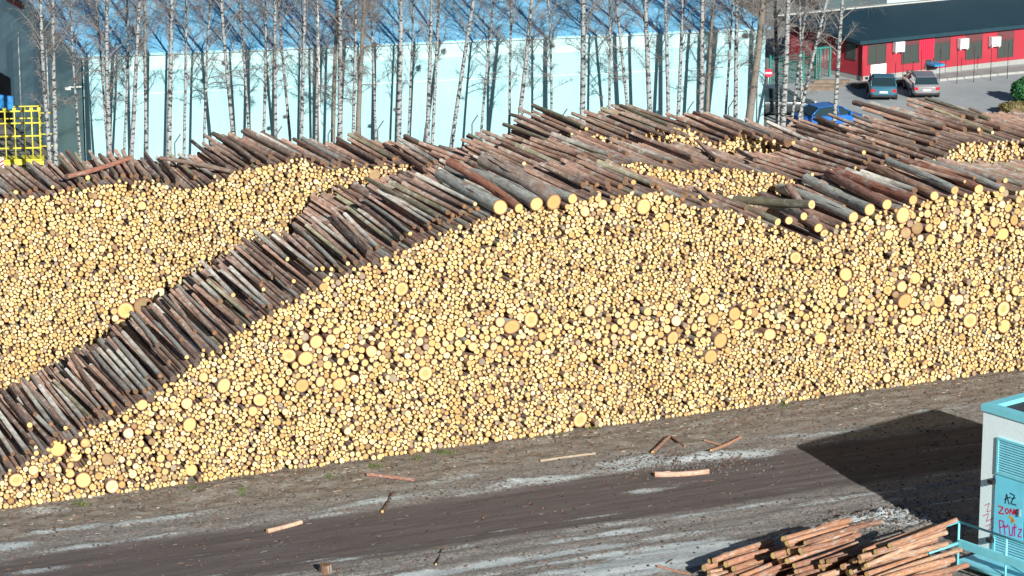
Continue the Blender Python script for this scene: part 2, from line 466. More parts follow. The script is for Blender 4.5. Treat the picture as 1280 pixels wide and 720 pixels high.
# single logs: shared unit meshes (length 1 along +Y from the cut end, radius 1)
def log_meshes(k,seed):
    Q=random.Random(seed); n=18; segs=8; vs=[];fs=[]
    e2=Q.uniform(0,.07);ph=Q.uniform(0,PI); bx=Q.uniform(-1.0,1.0); bz=Q.uniform(-.5,.5)
    for s in range(segs+1):
        t=s/segs
        for i in range(n):
            a=2*PI*i/n; r=(1-.10*t)*(1+e2*cos(2*a+ph)+.05*mn.noise(Vector((cos(a)*1.4,sin(a)*1.4,t*6+seed))))
            if s==0: r*=1.02
            vs.append((cos(a)*r+bx*sin(PI*t)*.6,t,sin(a)*r+bz*sin(PI*t)*.6))
    for s in range(segs):
        for i in range(n): fs.append((s*n+i,(s+1)*n+i,(s+1)*n+(i+1)%n,s*n+(i+1)%n))
    b=MB(); b.add(vs,fs,0,True); b.add([vs[segs*n+i] for i in range(n)],[tuple(range(n))],1)
    # a few knots and branch stubs
    for q in range(4):
        t=Q.uniform(.2,.95); a=Q.uniform(0,6.3); c=Vector((cos(a)*.85+bx*sin(PI*t)*.6,t,sin(a)*.85+bz*sin(PI*t)*.6)); d=Vector((cos(a),0,sin(a)))
        b.tube([c,c+d*.3],[.12,.05],5,0)
    me=b.mesh('log_bark',[M['bark'],M['end']])
    cap=[(x*.985,-.0008,z*.985) for x,y,z in vs[:n]]+[(0,-.0012,0)]
    ce=bpy.data.meshes.new('cut_end'); ce.from_pydata(cap,[],[(n,(i+1)%n,i)[::-1] for i in range(n)]); ce.materials.append(M['end'])
    at=ce.attributes.new('rad','FLOAT','POINT'); at.data.foreach_set('value',[1.0]*n+[0.0])
    at=me.attributes.new('rad','FLOAT','POINT'); at.data.foreach_set('value',[.6]*len(me.vertices))
    return me,ce
VAR=[log_meshes(i,40+i) for i in range(6)]
M['end_old']=plain('weathered_cut_wood',(.115,.085,.068),.9,var=.5,scale=5)
VAROLD=[]
for me_,ce_ in VAR:
    c2_=ce_.copy(); c2_.materials.clear(); c2_.materials.append(M['end_old']); VAROLD.append((me_,c2_))
def make_log(f,b,r,c,label,group,name='log',cat='log',var=None,world=False,R=R):
    f=Vector(f) if world else wp(*f); b=Vector(b) if world else wp(*b)
    d=(b-f); L=d.length; d.normalize()
    x=d.cross(Vector((0,0,1))).normalized(); z=x.cross(d).normalized()
    a=R.uniform(0,2*PI); xx=x*cos(a)+z*sin(a); zz=xx.cross(d)
    me,ce=var or R.choice(VAR)
    o=link(name,me); o.matrix_world=Matrix(((xx.x*r,d.x*L,zz.x*r,f.x),(xx.y*r,d.y*L,zz.y*r,f.y),(xx.z*r,d.z*L,zz.z*r,f.z),(0,0,0,1)))
    o.color=c; tag(o,label,cat,group)
    if name=='log' and not world and r>.16 and f.z<6.9: o.scale.x*=R.uniform(.84,1.0)
    k=link('cut_end',ce,o); k.color=c
    return o
groups={}
for s in SINGLES:
    key='face' if s['role']=='face' else s['row']+s['role']
    mid=[(p+q)/2 for p,q in zip(s['f'],s['b'])]
    pf=wp(*s['f']); s['px']=pix(*(pf if key=='face' else wp(*mid)))[0]
    s['key']=key; groups.setdefault(key,[]).append(s)
GN={'face':'thick logs in the face of the front pile','Aslope':'logs on the left slope of the front pile','Acrest':'thick logs on the crest of the front pile','Btop':'logs across the middle row','Ctop':'logs across the rear row'}
for key,L in groups.items():
    L.sort(key=lambda s:s['px'])
    for i,s in enumerate(L):
        size=('thick ' if s['r']>.19 else 'slim ' if s['r']<.115 else '')
        o=ordn(i+1)
        lab={'face':'%sround yellow log end in the front pile face, %s wide end from the left'%('very ' if s['r']>.33 else '',o),
             'Aslope':'%s%s log on the sloping top of the front pile, %s from the left'%(size,s['t'],o),
             'Acrest':'%s%s log on the front pile crest, %s crest log from the left'%(size,s['t'],o),
             'Btop':'%s%s log lying across the middle row of piles, %s from the left'%(size,s['t'],o),
             'Ctop':'%s%s log lying on top of the rear pile, %s from the left'%(size,s['t'],o)}[key]
        if key=='face' and s['r']<=.33: lab='wide '+lab
        make_log(s['f'],s['b'],s['r'],s['c'],lab,GN[key],var=R.choice(VAROLD if key in('Btop','Ctop','Aslope') and s['r']<.15 and R.random()<.85 else VAR))
# ------------------------------------------------------------------ camera, sun, sky
cam=bpy.data.cameras.new('camera'); co=bpy.data.objects.new('camera',cam); COL.objects.link(co)
cam.sensor_width=36; cam.lens=F/1280*36; cam.clip_start=1; cam.clip_end=6000
co.location=(0,0,H); co.rotation_euler=(PI/2-PITCH,0,0); sc.camera=co
G0=gp(1222,699); G1=gp(995,557); SD=(G1-G0); BH=5.46
EL=math.atan2(BH,SD.length); sd=SD.normalized()
sun=bpy.data.lights.new('sun','SUN'); sun.energy=5.0; sun.angle=math.radians(.5); sun.color=(1,.955,.88)
so=bpy.data.objects.new('sun',sun); COL.objects.link(so)
so.rotation_euler=Vector((sd.x*cos(EL),sd.y*cos(EL),-sin(EL))).to_track_quat('-Z','Y').to_euler(); so.location=(20,-30,60)
W=bpy.data.worlds.new('World'); sc.world=W; W.use_nodes=True
wn=W.node_tree.nodes; bg=wn['Background']; sk=wn.new('ShaderNodeTexSky'); sk.sky_type='NISHITA'; sk.sun_disc=False
sk.sun_elevation=EL; sk.sun_rotation=math.atan2(-sd.x,-sd.y); sk.air_density=1.0; sk.dust_density=.3; sk.ozone_density=2.5
W.node_tree.links.new(sk.outputs[0],bg.inputs[0]); bg.inputs[1].default_value=.036
sc.view_settings.view_transform='Standard'; sc.view_settings.look='None'; sc.view_settings.exposure=0.54; sc.view_settings.gamma=1

# ------------------------------------------------------------------ ground
m,n,l,b=mat('yard_earth_far'); b.inputs['Roughness'].default_value=.95
tc=n.new('ShaderNodeTexCoord'); v=tc.outputs['Object']
f=nz(n,l,v,.12,8,.65); f2=nz(n,l,v,1.6,8,.7)
c=mixc(n,l,rng(n,l,f,.35,.65),(.17,.16,.145),(.28,.28,.26)); c=mixc(n,l,rng(n,l,f2,.4,.7,0,.6),c,(.11,.09,.07)); l.new(c,b.inputs['Base Color'])
M['far']=m
g=MB(); g.add([(-3000,-600,-.06),(3000,-600,-.06),(3000,5000,-.06),(-3000,5000,-.06)],[(0,1,2,3)])
tag(g.build('ground',M['far']),kind='structure')

# detailed yard in front of the front pile: local x = u, local y = -v (towards the camera is negative)
def yard():
    du=.14; u0,u1,v0,v1=-9,56,-2.0,26
    nu=int((u1-u0)/du)+1; nv=int((v1-v0)/du)+1
    PALE=[(820,700,2.7,1.0,1.0),(870,690,2.2,.7,.8),(790,712,2.4,.7,.9),(15,684,.9,.35,1.0),(40,714,1.2,.3,.9),(240,597,2.2,.5,.8),(330,585,2.0,.5,.55),(420,596,1.6,.4,.5),(150,615,2.5,.5,.5),(790,580,1.4,.5,.8),(870,574,1.3,.5,.8),(670,600,.8,.25,.9),(560,600,2.,.5,.5),(950,568,1.0,.5,.6),(1180,512,1.8,.5,.6),(60,640,2.,.6,.5),(980,545,1.2,.4,.4),(820,612,1.2,.3,.6),(1010,712,1.5,.6,.5),(1110,650,1.2,.7,.7),(1140,655,1.2,.6,.8),(700,600,1.4,.4,.6),(640,700,3,.22,.7),(560,712,3,.2,.6),(760,668,3,.2,.7),(900,640,3,.18,.7),(430,700,2.5,.2,.5),(200,650,2.5,.3,.6),(90,662,2.2,.25,.7),(620,575,1.6,.3,.5),(1060,540,1.5,.3,.4),(480,625,2,.3,.3)]
    pal=[]
    for x,y,su,sv,k in PALE:
        a=uw(gp(x,y)); pal.append((a[0],-a[1],su,sv,k))
    V=[];A=[]
    mounds=[(1060,655,1.6,.7,.14),(1110,650,1.3,.6,.18),(1150,662,1.4,.7,.2),(1000,672,1.6,.6,.12),(640,606,1.2,.4,.10),(300,610,2.4,.6,.10),(880,572,1.5,.5,.12)]
    mo=[]
    for x,y,su,sv,k in mounds:
        a=uw(gp(x,y)); mo.append((a[0],-a[1],su,sv,k))
    for j in range(nv):
        vv=v0+j*du
        for i in range(nu):
            u=u0+i*du
            q=vv+.55*mn.noise(Vector((u*.09,vv*.1,3)))+.02*(u-20)*0
            big=mn.noise(Vector((u*.16,vv*.5,9))); med=mn.fractal(Vector((u*.5,vv*1.6,4)),.8,2,5)
            st=mn.fractal(Vector((u*.10,vv*2.6,14)),.7,2,4)       # drawn out along the wheel tracks
            litter=max(0,min(1,(4.3-q)/1.4+ .5*big))
            road=max(0,min(1,(q-5.2)/.8))*max(0,min(1,(10.9+.05*(u-18)*0-q)/1.2))
            near=max(0,min(1,(q-10)/1.5))
            pale=0
            for a,bb,su,sv,k in pal:
                du_=(u-a)/su; dv_=(vv-bb)/sv; e=du_*du_+dv_*dv_
                if e<6: pale+=k*math.exp(-e)
            trk=0; wv=q+.12*st
            for c0,wd,am in ((5.4,.16,.5),(7.6,.13,.35),(9.6,.14,.55),(10.6,.2,.6),(11.6,.12,.8),(12.5,.25,.7),(13.3,.15,.8),(14.2,.25,.6),(15.4,.2,.7),(16.4,.3,.6)):
                trk+=am*math.exp(-((wv-c0)/wd)**2)*max(0,min(1,.75+1.8*mn.noise(Vector((u*.10,c0*5,2)))))
            # band of pale dried mud at the foot of the litter
            pale+=.42*math.exp(-((q-4.9)/.8)**2)*max(0,min(1,.45+1.6*mn.noise(Vector((u*.22,vv*.6,21)))))
            pale=max(0,min(1,pale*(1+.9*med)+trk*.85*(1+1.1*med)))
            h=.04+.05*med*(1-.75*road)+.03*st*(road*.6+near)+.05*big*near
            h+=.10*max(0,mn.noise(Vector((u*1.3,vv*1.3,7))))*litter
            h+=-.05*road-.04*trk*near
            for a,bb,su,sv,k in mo:
                du_=(u-a)/su; dv_=(vv-bb)/sv; e=du_*du_+dv_*dv_
                if e<6: h+=k*math.exp(-e)*(1+1.3*mn.fractal(Vector((u*2,vv*2,1)),.7,2,4))
            if vv<.3: h=max(0,h)*.3
            V.append((u,-vv,max(-.04,h)))
            A.append((litter,road,pale,near))
    Fq=[(j*nu+i,(j+1)*nu+i,(j+1)*nu+i+1,j*nu+i+1) for j in range(nv-1) for i in range(nu-1)]
    me=bpy.data.meshes.new('dirt_yard'); me.from_pydata(V,[],Fq)
    at=me.attributes.new('zone','FLOAT_COLOR','POINT'); at.data.foreach_set('color',np.array(A,dtype=np.float32).ravel())
    me.polygons.foreach_set('use_smooth',[True]*len(Fq))
    m,n,l,b=mat('yard_earth'); b.inputs['Roughness'].default_value=.93; me.materials.append(m)
    a=n.new('ShaderNodeAttribute'); a.attribute_name='zone'; sp=n.new('ShaderNodeSeparateColor'); l.new(a.outputs['Color'],sp.inputs[0])
    tc=n.new('ShaderNodeTexCoord'); v=tc.outputs['Object']
    fine=nz(n,l,v,9,8,.75); mid=nz(n,l,v,1.4,8,.7,(.6,1.5,1)); stv=nz(n,l,v,1.0,8,.7,(.25,3.2,1)); spk=nz(n,l,v,26,3,.6)
    base=mixc(n,l,rng(n,l,fine,.38,.62),(.13,.12,.112),(.33,.315,.295))
    lit=mixc(n,l,rng(n,l,mid,.35,.65),(.145,.122,.104),(.28,.268,.245)); lit=mixc(n,l,rng(n,l,fine,.5,.7,0,.7),lit,(.45,.39,.30)); lit=mixc(n,l,rng(n,l,spk,.6,.7,0,.6),lit,(.07,.05,.04))
    rd=mixc(n,l,rng(n,l,stv,.3,.7),(.085,.072,.072),(.165,.145,.14))
    pl=mixc(n,l,rng(n,l,fine,.35,.7),(.32,.37,.38),(.60,.66,.68))
    fr=n.new('ShaderNodeMath'); fr.operation='MULTIPLY_ADD'; fr.inputs[1].default_value=.9; fr.inputs[2].default_value=-.45; l.new(mid,fr.inputs[0])
    def jag(s,k=1.0):
        x=n.new('ShaderNodeMath'); x.operation='ADD'; l.new(s,x.inputs[0]); l.new(fr.outputs[0],x.inputs[1]); return rng(n,l,x.outputs[0],.3,.7)
    c=mixc(n,l,jag(sp.outputs[1]),base,rd); c=mixc(n,l,jag(sp.outputs[0]),c,lit)
    fr2=n.new('ShaderNodeMath'); fr2.operation='MULTIPLY_ADD'; fr2.inputs[1].default_value=1.3; fr2.inputs[2].default_value=-.68; l.new(fine,fr2.inputs[0])
    x=n.new('ShaderNodeMath'); x.operation='ADD'; l.new(sp.outputs[2],x.inputs[0]); l.new(fr2.outputs[0],x.inputs[1])
    c=mixc(n,l,rng(n,l,x.outputs[0],.28,.75),c,pl)
    l.new(c,b.inputs['Base Color'])
    bp=n.new('ShaderNodeBump'); bp.inputs['Strength'].default_value=.8; bp.inputs['Distance'].default_value=.05; l.new(fine,bp.inputs['Height']); l.new(bp.outputs[0],b.inputs['Normal'])
    o=link('dirt_yard',me,None,(A0.x,A0.y,0),TH); tag(o,kind='structure')
    return V,nu,nv,du,u0,v0
YV,NU,NV,DU,YU0,YV0=yard()
def yard_h(X,Y):
    u,w=uw((X,Y)); i=int((u-YU0)/DU); j=int((-w-YV0)/DU)
    return YV[j*NU+i][2] if 0<=i<NU and 0<=j<NV else 0
#PART3
# ------------------------------------------------------------------ the pale blue hall behind the piles
M['hall_wall']=None
def clad_mat(name,c,c2,dirt=(.12,.2,.25),seam=1.0,axis=0,streak=.25):
    m,n,l,b=mat(name); b.inputs['Roughness'].default_value=.5; b.inputs['Specular IOR Level'].default_value=.25
    tc=n.new('ShaderNodeTexCoord'); v=tc.outputs['Object']
    f=nz(n,l,v,.35,6,.6); st=nz(n,l,v,1.0,6,.7,(1.6,1.6,.12)); 
    a=mixc(n,l,rng(n,l,f,.3,.7),c,c2); a=mixc(n,l,rng(n,l,st,.5,.8,0,streak),a,dirt)
    sx=n.new('ShaderNodeSeparateXYZ'); l.new(v,sx.inputs[0]); fr=n.new('ShaderNodeMath'); fr.operation='PINGPONG'; fr.inputs[1].default_value=seam; l.new(sx.outputs[axis],fr.inputs[0])
    g=rng(n,l,fr.outputs[0],0,.035,.18,0); a=mixc(n,l,g,a,dirt)
    l.new(a,b.inputs['Base Color'])
    return m
M['wall']=clad_mat('blue_wall_sheet',(.29,.53,.585),(.35,.58,.63),streak=.22)
M['wallend']=clad_mat('blue_gable_sheet',(.36,.66,.76),(.44,.72,.82),axis=1)
M['roof']=clad_mat('blue_roof_sheet',(.18,.57,.90),(.32,.68,.93),(.10,.40,.78),seam=.6,streak=.4)
M['fascia']=plain('pale_trim',(.50,.70,.74),.5,var=.08)
M['dark']=plain('dark_opening',(.015,.018,.022),.8)
M['steel']=plain('galvanised_steel',(.42,.46,.47),.45,metal=.5,var=.15)
M['white']=plain('white_paint',(.75,.78,.78),.45,var=.06)
EV=6.3; E0=gp(103,69,EV); E1=gp(957,34,EV); hd=(E1-E0); hd.z=0; HL=hd.length; HT=math.atan2(hd.y,hd.x)
HX=Vector((cos(HT),sin(HT),0)); HN=Vector((-sin(HT),cos(HT),0))
def hall_uv(P): d=Vector((P[0]-E0.x,P[1]-E0.y,0)); return d.dot(HX),d.dot(HN)
# the gable end is not square to the long wall: it runs back and to the left
KX=-.205; GD=(HN+HX*KX).normalized(); GN=Vector((GD.y,-GD.x,0))
rk=Vector(ray(56,15)); C0=Vector((0,0,H)); t=(E0-C0).dot(GN)/rk.dot(GN); Pk=C0+rk*t; SL=(Pk.z-EV)/max(.1,hall_uv(Pk)[1])
print('hall len',HL,'ang',math.degrees(HT),'slope',SL,hall_uv(Pk),E0)
SL=max(.15,min(.5,SL)); RD=34.0
hall=thing('industrial_hall','long pale blue metal hall with blue roof behind the row of birches','hall',(E0.x,E0.y,0),HT)
ZR=EV+SL*RD
b=MB(); b.box(0,HL,0,.25,0,EV-.02); b.build('wall',M['wall'],hall)
b=MB(); b.box(0,HL,2*RD-.25,2*RD,0,EV-.02); b.v=[(x+KX*y,y,z) for x,y,z in b.v]; b.build('wall',M['wall'],hall)
b=MB(); b.add([(0,.252,0),(0,2*RD-.252,0),(0,2*RD-.252,EV+SL*.2),(0,RD,ZR-.05),(0,.252,EV+SL*.2)],[(4,3,2,1,0)]); b.v=[(x+KX*y,y,z) for x,y,z in b.v]; g=b.build('gable_wall',M['wallend'],hall); g['label']='shaded dull blue gable end wall'
b=MB(); b.add([(HL,.252,0),(HL,2*RD-.252,0),(HL,2*RD-.252,EV),(HL,RD,ZR-.05),(HL,.252,EV)],[(0,1,2,3,4)]); b.v=[(x+KX*y,y,z) for x,y,z in b.v]; b.build('gable_wall',M['wallend'],hall)
def on_gable(x,y):
    r=Vector(ray(x,y)); t=(E0-C0).dot(GN)/r.dot(GN); P=C0+r*t; return hall_uv(P)[1],P.z
print('gable',on_gable(6,115),on_gable(22,8),on_gable(26,100),on_gable(95,88))
b=MB()
y0=-.06; z0=EV-SL*.06
v=[(-.25,y0,z0),(HL+.25,y0,z0),(HL+.25,RD,ZR),(-.25,RD,ZR),(-.25,2*RD+.06,z0),(HL+.25,2*RD+.06,z0)]
b.add(v+[(x,y,z-.14) for x,y,z in v],[(0,1,2,3),(3,2,5,4),(6,9,8,7),(9,10,11,8),(0,6,7,1),(1,7,8,2),(2,8,11,5),(5,11,10,4),(4,10,9,3),(3,9,6,0)])
b.v=[(x+KX*y,y,z) for x,y,z in b.v]; b.build('roof',M['roof'],hall)
b=MB(); b.tube([(-.2,-.12,EV-.10),(HL+.2,-.12,EV-.10)],.05,6); b.build('gutter',M['fascia'],hall)
b=MB(); b.box(-.01,HL+.01,-.03,-.003,EV-.95,EV-.14); b.build('fascia_band',plain('pale_band',(.42,.66,.70),.5,var=.1,scale=1),hall)
b=MB(); b.box(0,HL,-.035,-.003,EV-2.2,EV-2.14); b.build('wall_seam',M['fascia'],hall)
for x in (.25,HL-.4): b=MB(); b.tube([(x,-.12,EV-.1),(x,-.12,.1)],.045,6); b.build('downpipe',M['fascia'],hall)
da,dz=on_gable(13,98); b=MB(); b.box(-.05,-.003,da,da+7,0,dz); b.v=[(x+KX*y,y,z) for x,y,z in b.v]; b.build('doorway',M['dark'],hall)
b=MB(); 
for x_,y_ in ((61,45),(26,40)):
    y,z1=on_gable(x_,y_); b.tube([(-.16+KX*y,y,.1),(-.16+KX*y,y,z1)],.05,6)
b.build('wall_pipe',M['steel'],hall)
lm=MB(); lm.box(-.75,-.05,.25,.32,EV-1.75,EV-1.68); lm.box(-.95,-.65,.18,.4,EV-1.85,EV-1.72); lm.build('wall_lamp',M['white'],hall)
ba,bz=on_gable(30,6); b=MB(); b.box(-.12,-.004,ba,ba+3.0,bz-.25,bz+.1); b.v=[(x+KX*y,y,z) for x,y,z in b.v]; b.build('wall_box',plain('red_brown_box',(.20,.05,.04),.6),hall)

# ------------------------------------------------------------------ birches
def birch_mat(name,c,mark):
    m,n,l,b=mat(name); b.inputs['Roughness'].default_value=.8
    tc=n.new('ShaderNodeTexCoord'); v=tc.outputs['Object']
    f=nz(n,l,v,1.0,5,.6,(4,4,9)); big=nz(n,l,v,.5,4,.6); sx=n.new('ShaderNodeSeparateXYZ'); l.new(v,sx.inputs[0])
    k=mixc(n,l,rng(n,l,big,.35,.65),c,tuple(q*.78 for q in c))
    k=mixc(n,l,rng(n,l,f,mark,mark+.05),k,(.045,.04,.04))
    k=mixc(n,l,rng(n,l,sx.outputs[2],0,1.6,.6,0),k,(.07,.06,.055))
    l.new(k,b.inputs['Base Color']); return m
M['birch']=birch_mat('birch_bark',(.36,.385,.39),.51); M['birch2']=birch_mat('grey_bark',(.22,.20,.17),.60); 
M['twig']=plain('twig_bark',(.20,.18,.17),.9,var=.3,scale=2); M['twig_pale']=plain('pale_twig_bark',(.24,.22,.205),.9,var=.3,scale=2)
def tree_meshes(seed,h,r,trunkmat,dens=1.0,low=.22):
    Q=random.Random(seed); T=MB(); Cn=MB(); LB=MB()
    n=14; pts=[];rad=[]
    ax=Q.uniform(0,6);ay=Q.uniform(0,6)
    for i in range(n+1):
        t=i/n; z=h*t; w=.28*(t*(1-t*.3))
        pts.append(Vector((w*sin(t*5+ax)-w*sin(ax)*(1-t),w*sin(t*4+ay)-w*sin(ay)*(1-t),z-.1))); rad.append(r*(1-.84*t)**.75*(1.25 if i==0 else 1)+.008)
    T.tube(pts,rad,9,0,False)
    def at(t):
        k=min(n-1,int(t*n)); f=t*n-k; return pts[k].lerp(pts[k+1],f), rad[k]*(1-f)+rad[k+1]*f
    nb=int(46*dens)
    for k in range(nb):
        t=low+(1-low)*((k+Q.random())/nb)**.75; p,rr=at(min(.985,t)); az=Q.uniform(0,2*PI)
        L=(h*.15)*(1-.7*(t-low)/(1-low))*Q.uniform(.45,1.2)*(.5 if t<.4 else 1)+.3
        el=Q.uniform(.75,1.2) if t>.35 else Q.uniform(.2,1.0)
        d=Vector((cos(az)*cos(el),sin(az)*cos(el),sin(el))); q=[p]; ns=5; cur=p.copy()
        for i in range(ns):
            cur=cur+d*(L/ns); q.append(cur.copy()); d=(d+Vector((Q.gauss(0,.13),Q.gauss(0,.13),-.05+Q.gauss(0,.08)))).normalized()
        r0=min(rr*.35,.026)*(1 if t>.3 else .7); LB.tube(q,[r0*(1-.8*i/ns)+.004 for i in range(ns+1)],4,0,False)
        for s in range(int(15*dens)+3):
            f=Q.uniform(.2,1)*ns; i=min(ns-1,int(f)); c=q[i].lerp(q[i+1],f-i); dd=(q[i+1]-q[i]).normalized()
            sd_=Vector((Q.gauss(0,1),Q.gauss(0,1),Q.gauss(.15,.6))).normalized(); e=(dd*.8+sd_*.9).normalized(); l2=L*Q.uniform(.18,.45)
            a=c; p2=[a]
            for _ in range(3):
                a=a+e*l2/3; p2.append(a.copy()); e=(e+Vector((Q.gauss(0,.12),Q.gauss(0,.12),-.14))).normalized()
            Cn.tube(p2,[.0075,.0065,.005,.003],3,0,False)
            for _ in range(2):
                i2=Q.randint(1,3); e2=(e+Vector((Q.gauss(0,.7),Q.gauss(0,.7),Q.gauss(-.2,.5)))).normalized(); Cn.tube([p2[i2],p2[i2]+e2*l2*.3,p2[i2]+e2*l2*.55+Vector((0,0,-.05))],[.005,.004,.003],3,0,False)
    LB.add(Cn.v,Cn.f,1,False); return T.mesh('trunk',[trunkmat]),LB.mesh('crown',[M['twig_pale'],M['twig']])
TV=[tree_meshes(60+i,18.0,r,M['birch'],d,lo) for i,(r,d,lo) in enumerate(((.165,1.15,.3),(.145,1.2,.22),(.15,1.0,.35),(.11,1.1,.25),(.09,1.1,.2),(.07,1.2,.25)))]
TG=[tree_meshes(80,15,.15,M['birch2'],1.1,.2),tree_meshes(81,15,.22,M['birch2'],1.0,.25)]
trees=[]
def tree(x,xt,Y,var,h=1.0,thick=1.0,yb=None):
    """foot of the trunk under picture column x at distance Y, leaning so that it passes column xt at the top of the view"""
    r=ray(x,200); X=r[0]*Y/r[1]; base=Vector((X,Y,0)); top=at_depth(xt,0,Y)
    # x is read where the trunk meets the pile (about y=190): carry the lean down to the ground
    mid=at_depth(x,185,Y); d=(top-mid); base=mid-d*(mid.z/d.z)
    trees.append((base,d.normalized(),var,h,thick))
def wallY(x,dist):
    """distance of the line parallel to the hall wall, dist metres in front of it, on picture column x"""
    r=ray(x,200); O=E0-HN*dist; k=r[0]/r[1]      # X=k*Y ; (X-Ox)*HN.x+(Y-Oy)*HN.y=0
    return (O.x*HN.x+O.y*HN.y)/(k*HN.x+HN.y)
TL=[(62,52,6.0,1),(70,69,5.0,2),(134,119,3.0,4),(137,134,4.5,1),(165,178,5.2,0),(183,180,3.5,3),(211,211,4.8,0),(230,232,4.0,3),(293,279,4.2,3),(329,331,3.6,4),(345,346,4.8,1),(364,350,3.0,4),(376,378,5.2,0),(416,418,2.6,6),(425,425,4.4,1),(447,452,3.2,6),(441,443,5.0,4),(498,498,4.2,2),(510,515,3.0,4),(534,536,5.0,0),(540,550,3.8,3),(564,591,4.6,2),(636,642,3.2,4),(645,663,4.6,1),(727,733,5.2,0),(790,768,3.4,4),(814,809,4.2,1),(836,834,4.8,2),(846,853,3.2,3),(875,880,5.2,0),(882,891,3.0,6),(919,922,4.8,1)]
rt=random.Random(3)
for x,xt,d,vv in TL: tree(x,xt,wallY(x,d),vv,rt.uniform(.9,1.12),rt.uniform(.68,1.0))
for x,xt,d,vv in ((100,92,3.0,5),(155,160,2.6,5),(255,262,2.8,5),(312,305,2.6,5),(395,391,3.2,5),(470,462,2.6,5),(600,612,2.7,5),(690,684,2.8,5),(762,757,2.9,5),(905,912,2.8,5)): tree(x,xt,wallY(x,d),vv,rt.uniform(.75,.95),1.0)
for x,xt,Y,vv in ((932,950,162,7),(972,971,165,3),(977,986,164,2),(990,1036,163,4),(985,1012,166,5),(1040,1057,167,3),(1003,1000,170,5)): tree(x,xt,Y,vv,rt.uniform(.9,1.05),1.1)
trees.sort(key=lambda t:pix(*t[0])[0])
protos={}
allv=TV+TG
for i,(base,d,vv,h,th) in enumerate(trees):
    desc={0:'stout white birch',1:'white birch',2:'white birch',3:'slender white birch',4:'thin pale birch',5:'very thin young birch',6:'thin grey-brown bare tree',7:'greenish-brown bare tree'}[vv]
    o=ordn(i+1)
    where='in front of the blue hall' if i<len(trees)-6 else 'by the car park'
    lab='%s %s, %s trunk from the left'%(desc,where,o)
    if vv in protos: r_=copy_tree(protos[vv]); 
    else:
        r_=thing('birch_tree' if vv<6 else 'bare_tree','','tree'); tm,lb=allv[vv]
        tr=link('trunk',tm,r_); link('crown',lb,r_); protos[vv]=r_
    r_.location=base; q=Vector((0,0,1)).rotation_difference(d); r_.rotation_mode='QUATERNION'; r_.rotation_quaternion=q@Quaternion((0,0,1),rt.uniform(0,6.28)); r_.scale=(th,th,h)
    tag(r_,lab,'tree','bare trees along the hall')
# crows' nests / witches' brooms: round balls of twigs up in the birches
def nest_mesh(seed):
    Q=random.Random(seed); b=MB()
    for k in range(150):
        d=Vector((Q.gauss(0,1),Q.gauss(0,1),Q.gauss(0,1))).normalized(); e=Vector((Q.gauss(0,1),Q.gauss(0,1),Q.gauss(0,1))).normalized()
        c=d*Q.uniform(.05,.8); b.tube([c-e*.35,c+d*.1,c+e*.35],[.03,.035,.02],3,0,False)
    return b.mesh('twig_nest',[M['twig']])
NM=[nest_mesh(i) for i in range(3)]
for i,(x,y,r) in enumerate(((280,79,.2),(356,146,.17),(561,64,.22),(690,57,.20),(494,137,.16),(752,122,.15),(872,115,.14),(931,45,.25))):
    near_=min(trees,key=lambda t:abs(pix(*(t[0]+t[1]*((360-y)/25)))[0]-x)); P=at_depth(x,y,near_[0].y)
    k=(P.z-near_[0].z)/near_[1].z; Q_=near_[0]+near_[1]*k
    if abs(Q_.x-P.x)>.5: P.x=Q_.x+math.copysign(.35,P.x-Q_.x)
    o=link('twig_nest',NM[i%3],None,P); o.scale=(r,r,r*1.1)
    tag(o,'dark round ball of twigs caught in the birches, %s ball from the left'%ordn(sorted([280,356,561,690,494,752,872,931]).index(x)+1),'nest','twig balls in the birches')

# lamp pole and low angled fence posts between the trees and the wall
b=MB(); P=at_depth(400,190,wallY(400,1.6)); b.tube([(0,0,0),(0,0,15)],[.075,.05],8); o=b.build('lamp_pole',M['white'],None,(P.x,P.y,0)); tag(o,'thin pale straight pole standing among the birches before the hall','pole')
fx=[(218,168),(284,160),(345,158),(410,157),(472,151),(531,150),(590,144),(648,140),(702,136),(753,132),(807,130),(860,127),(911,124)]
fm=plain('dark_post_steel',(.10,.12,.13),.6)

for i,(x,y) in enumerate(fx):
    Y=wallY(x,7.6); P=at_depth(x,y,Y); b=MB(); b.tube([(0,0,-.05),(0,0,P.z-.45),(.10,0,P.z-.3),(.3,-.02,P.z)],.035,6); o=b.build('fence_post',fm,None,(P.x,P.y,0),HT)
    for v_ in ():pass
    tag(o,'dark fence post with bent top behind the rear pile, %s from the left'%ordn(i+1),'fence post','bent-topped fence posts')

# ------------------------------------------------------------------ yellow steel cage on the left
M['yellow']=plain('yellow_paint',(.66,.60,.08),.5,var=.15,scale=6)
cg=gp(-14,208); cage=thing('steel_cage','yellow tubular steel cage beside the shaded end of the blue hall','cage',(cg.x,cg.y,0),.12)
b=MB(); xs=[.2,.95,1.45,1.95,2.35,2.75]
for x in xs: b.tube([(x,0,.25),(x,0,3.0)],.042,6)
for x in xs[::5]+[2.75]: b.tube([(x,1.3,.25),(x,1.3,3.0)],.055,6)
b.build('upright',M['yellow'],cage)
b=MB()
for z in (.3,.95,1.6,2.3,2.95):
    b.tube([(0,0,z),(2.8,0,z)],.05,6); b.tube([(2.75,0,z),(2.75,1.3,z)],.045,6); (z>2 and b.tube([(.2,1.3,z),(2.8,1.3,z)],.04,6))
for z in (1.0,1.65,2.25,2.8): b.tube([(2.75,.1,z),(3.45,.1,z+.02)],.04,6)
b.build('rail',M['yellow'],cage)
b=MB(); b.box(0,2.9,-.12,1.4,.05,.25); b.build('base_frame',M['yellow'],cage)
b=MB(); 
for x in xs: b.box(x-.09,x+.09,-.09,.09,3.02,3.14)
b.build('cap',M['yellow'],cage)
